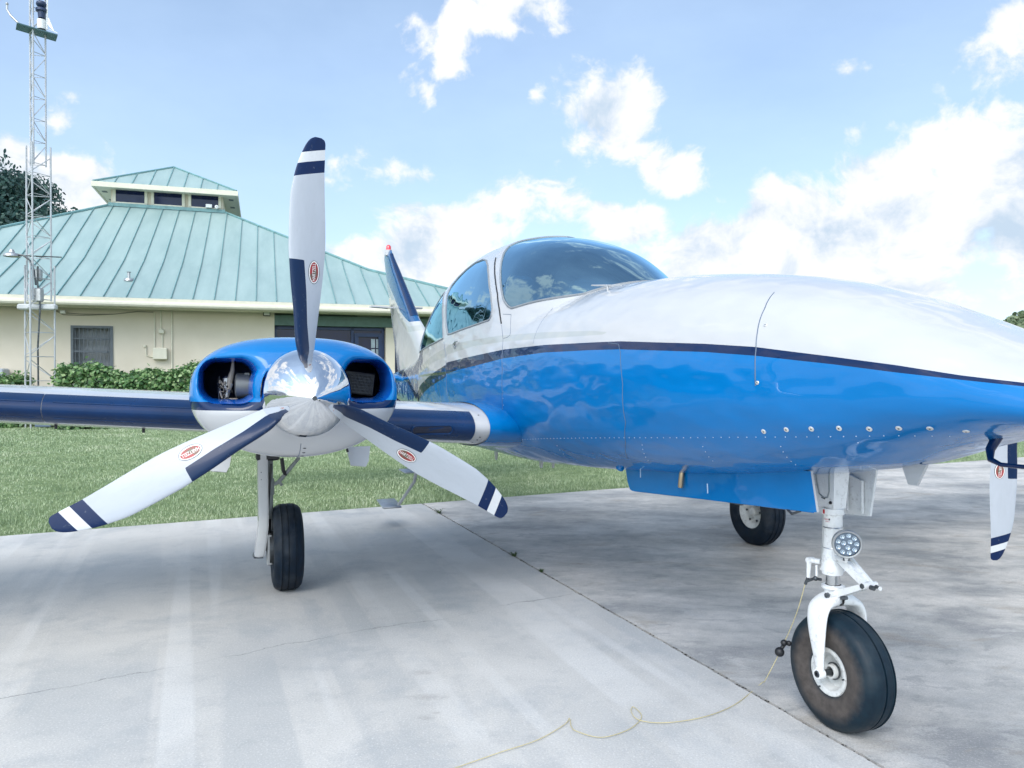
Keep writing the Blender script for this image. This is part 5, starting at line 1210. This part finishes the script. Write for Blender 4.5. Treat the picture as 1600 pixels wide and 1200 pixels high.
# ------------------------------------------------------------------ lattice tower
def build_tower():
    D = 13.3; tx = (60-800)/CAMF*D; t = empty('radio_tower', (tx, D, 0), .12); t.scale = (FAR, FAR, FAR); t.location = (tx*FAR, D*FAR, CAMH*(1-FAR)); prop(t, "tall white lattice radio mast with weather instruments on a platform in front of the building", "tower")
    mw = simple("galvanised_white_steel", (.44,.46,.49), .45, metal=.2, var=.15, vs=4)
    def zpx(py): return CAMH-(py-591.15)/CAMF*D
    def section(z0, z1, w, twist=0., step=.36):
        mb = MB(); ang = [math.radians(a)+twist for a in (160, 20, 262)]; L_ = [Vector((w*.62*math.cos(a), w*.62*math.sin(a), 0)) for a in ang]
        for p in L_: mb.tube([p+Vector((0,0,z0)), p+Vector((0,0,z1))], .0155, 8)
        n = int((z1-z0)/step)
        for k in range(n):
            za, zb = z0+(k+.15)*step, z0+(k+.95)*step
            for i in range(3):
                a, b = L_[i], L_[(i+1) % 3]; (a, b) = (b, a) if (k+i) % 2 else (a, b)
                mb.tube([a+Vector((0,0,za)), b+Vector((0,0,zb))], .0075, 5); mb.tube([a+Vector((0,0,za-.03)), b+Vector((0,0,za-.03))], .006, 5)
        return mb.build('mast_section', mw, t)
    section(0, zpx(414), .40, .1, .42); section(zpx(470), zpx(228), .32, .18, .36); section(zpx(260), zpx(-70), .205, .12, .38)
    mb = MB(); zp = zpx(52); mb.box((0,.0,zp), (.60,.34,.02), 0, Matrix.Rotation(.10, 3, 'Y') @ Matrix.Rotation(.5, 3, 'Z')); mb.build('platform', simple("dark_green_plate", (.05,.12,.14), .5), t, smooth=False)
    mb = MB(); mb.lathe([(0,.07),(.16,.07),(.17,.02)], (.10,-.05,zp+.03), (0,0,1), 14, m=0); mb.lathe([(0,.05),(.1,.06),(.12,.09),(.16,.09),(.17,.02)], (.10,-.05,zp+.22), (0,0,1), 12, m=1); mb.sphere((.10,-.05,zp+.46), .085, m=1, n=8, sc=(1,1,.7)); mb.sphere((.17,-.05,zp+.62), .05, m=1, n=8)
    mb.tube([(.19,-.05,zp+.03),(.20,-.05,zp+.68)], .012, 6, m=0); mb.tube([(-.02,-.05,zp+.66),(.20,-.05,zp+.69)], .010, 6, m=1); mb.prism([(0,0),(.12,-.14),(.02,.12)], (.20,-.06,zp+.12), (1,0,0), (0,0,1), .01, 0); mb.tube([(.22,-.05,zp+.04),(.36,-.05,zp-.02)], .006, 5)
    mb.build('weather_instrument', [M_GEARW, simple("navy_housing", (.02,.04,.10), .4)], t)
    mb = MB(); mb.tube([(-.20,0,zp+.04),(-.42,0,zp+.26),(-.48,0,zp+.36),(-.48,0,zp+.44)], .018, 8); mb.sphere((-.48,0,zp+.46), .025, n=6); mb.build('instrument_arm', M_ALU, t)
    zl = zpx(402); mb = MB(); mb.tube([(.02,-.12,zl-.5),(0,-.13,zl-.25),(-.06,-.14,zl-.08),(-.16,-.15,zl),(-.26,-.15,zl+.02)], .016, 8, m=0); mb.lathe([(0,.13),(.04,.12),(.07,.05),(.12,.03),(.13,.01)], (-.35,-.15,zl-.02), (0,0,1), 16, m=1); mb.tube([(-.2,-.15,zl),(.45,-.14,zl-.015)], .010, 6, m=0); mb.build('lamp_arm', [M_DSTEEL, M_ALU], t)
    mb = MB(); mb.bbox((0,-.02,zpx(480)), (.62,.12,.10), .02); mb.bbox((.04,-.10,zpx(462)), (.16,.12,.24), .02, 1); mb.bbox((.02,-.02,zpx(430)), (.10,.1,.22), .02, 1); mb.tube([(.07,-.15,zpx(418)),(.05,-.13,zpx(440)),(.09,-.12,zpx(480)),(.05,-.12,zpx(540)),(.06,-.12,.05)], .015, 8, m=2)
    mb.build('control_box', [simple("silver_box", (.5,.52,.54), .4), M_ALU, M_DSTEEL], t, angle=30)
    mb = MB(); mb.bbox((.18,-.15,.75), (.26,.2,.5), .01); mb.bbox((.18,-.15,.25), (.06,.06,.5), .01); mb.build('junction_box', simple("blue_grey_box", (.09,.13,.19), .5), t)
build_tower()

# ------------------------------------------------------------------ vegetation
def leaf_cloud(n, sampler, size, attrs_fn=None, elong=1.7, up=.35):
    P, Nn = sampler(n); n = len(P)
    a = RNG.normal(size=(n, 3)); nr = Nn*1.0+a*.75; nr[:, 2] += up; nr /= np.linalg.norm(nr, axis=1, keepdims=True)
    t = np.cross(nr, RNG.normal(size=(n, 3))); t /= np.linalg.norm(t, axis=1, keepdims=True)+1e-9; b = np.cross(nr, t)
    s = size*RNG.uniform(.6, 1.25, n)[:, None]
    q = [P-b*s*elong*.5, P+t*s*.42-b*s*.1+nr*s*.06, P+t*s*.32+b*s*elong*.32, P+b*s*elong*.5-nr*s*.05, P-t*s*.32+b*s*elong*.32, P-t*s*.42-b*s*.1+nr*s*.06]
    V = np.stack(q, 1).reshape(-1, 3); F = (np.arange(n)[:, None]*6+np.arange(6)[None]).tolist()
    return V, F, np.repeat(RNG.uniform(0, 1, n), 6)
def m_leaf(name, cols, rough=.45):
    m = NT(name); r = m.attr('rnd'); c = m.ramp(r, [(i/(len(cols)-1), c) for i, c in enumerate(cols)]); m.set(Base_Color=c, Roughness=rough); m.b.inputs['Specular IOR Level'].default_value = .4
    tr = m.N.new('ShaderNodeBsdfTranslucent'); m.L.new(c, tr.inputs[0]); mx = m.N.new('ShaderNodeMixShader'); mx.inputs[0].default_value = .25; m.L.new(m.b.outputs[0], mx.inputs[1]); m.L.new(tr.outputs[0], mx.inputs[2]); m.L.new(mx.outputs[0], m.out.inputs[0]); return m.m
M_HEDGE = m_leaf("glossy_hedge_leaf", [(.035,.085,.035), (.085,.19,.065), (.17,.30,.11), (.34,.46,.22)], .32)
M_TREEL = m_leaf("tree_leaf", [(.018,.055,.055), (.035,.09,.08), (.08,.15,.12)]); M_BARK = simple("bark", (.12,.095,.07), .9, var=.3, bump=.5); M_PALM = m_leaf("palm_frond_leaf", [(.07,.12,.06), (.16,.22,.12), (.26,.31,.18)])
def hedge(x0, x1, y0, y1, h, n, label):
    def samp(k):
        x = RNG.uniform(x0, x1, k); u = RNG.uniform(0, 1, k); top = RNG.uniform(0, 1, k) < .38
        hh = h+.07*np.sin(x*3.1)+.05*np.sin(x*7.7+1)
        y = np.where(top, RNG.uniform(y0, y1, k), y0+RNG.normal(0, .06, k)+.05*np.sin(x*5)); z = np.where(top, hh+RNG.normal(0, .045, k), RNG.uniform(.1, 1, k)**.8*hh)
        side = RNG.uniform(0, 1, k) < .1; x = np.where(side, np.where(u < .5, x0, x1)+RNG.normal(0, .05, k), x); y = np.where(side, RNG.uniform(y0, y1, k), y)
        N_ = np.stack([np.zeros(k), np.where(top, 0, -1.), np.where(top, 1., .3)], -1); return np.stack([x, y, z], -1), N_
    V, F, r = leaf_cloud(n, samp, .056, elong=1.3)
    e = empty('hedge', ((x0+x1)/2*FAR, (y0+y1)/2*FAR, CAMH*(1-FAR)), YAW); e.scale = (FAR, FAR, FAR); prop(e, label, 'hedge', 'clipped hedges along the building')
    c = np.array([(x0+x1)/2, (y0+y1)/2, 0]); mesh_np('foliage', V-c, F, M_HEDGE, e, {'rnd': r}, smooth=False)
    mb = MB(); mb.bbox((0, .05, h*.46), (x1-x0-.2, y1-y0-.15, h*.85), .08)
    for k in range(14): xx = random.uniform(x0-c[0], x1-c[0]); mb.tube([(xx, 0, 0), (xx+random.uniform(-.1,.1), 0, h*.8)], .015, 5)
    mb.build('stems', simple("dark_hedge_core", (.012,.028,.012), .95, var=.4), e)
hedge(-7.75, -4.6, 13.15, 14.1, 1.42, 21000, "long glossy green hedge in front of the building wall beside the barred window")
hedge(-11.6, -8.75, 12.9, 13.8, 1.30, 12000, "shorter glossy green hedge left of the lattice mast")
def tree(name, loc, H, R, n, lsize, label, mat, trunk_h=.35, seed=3):
    rg = np.random.default_rng(seed); e = empty(name, loc); prop(e, label, 'tree'); mb = MB()
    top = Vector((0, 0, H*trunk_h)); mb.tube([(0,0,0), (.1,0,H*trunk_h*.5), top], [.28,.22,.18], 10); cl = []
    for k in range(26):
        a = rg.uniform(0, 2*PI); el = rg.uniform(.0, 1.35); rr = R*rg.uniform(.55, 1.); q = Vector((math.cos(a)*math.cos(el)*rr, math.sin(a)*math.cos(el)*rr, H*trunk_h+(H-H*trunk_h-.5)*(.15+.8*math.sin(el))))
        m_ = top.lerp(q, .5)+Vector((0,0,.3)); mb.tube([top, m_, q], [.10,.05,.015], 6); cl.append(q)
    mb.build('trunk', M_BARK, e); cl = np.array([tuple(c) for c in cl])
    def samp(k):
        i = rg.integers(0, len(cl), k); s_ = rg.uniform(.5, 1.1, len(cl))[i][:, None]*R*.30; d = rg.normal(size=(k, 3)); d /= np.linalg.norm(d, axis=1, keepdims=True); rad = rg.uniform(.1, 1.7, k)[:, None]**.8
        d[:, 2] *= .6; return cl[i]+d*s_*rad, d
    V, F, r = leaf_cloud(n, samp, lsize); mesh_np('crown', V, F, mat, e, {'rnd': r}, smooth=False)
tree('tree', (-33.2, 48, 0), 15.4, 6.0, 34000, .19, "dark leafy tree rising behind the left end of the green roof", M_TREEL, .45)
tree('tree', (30.9, 44, 0), 5.6, 2.9, 12000, .28, "pale shaggy palm-like tree far beyond the nose at the right edge", M_PALM, .4, 5)
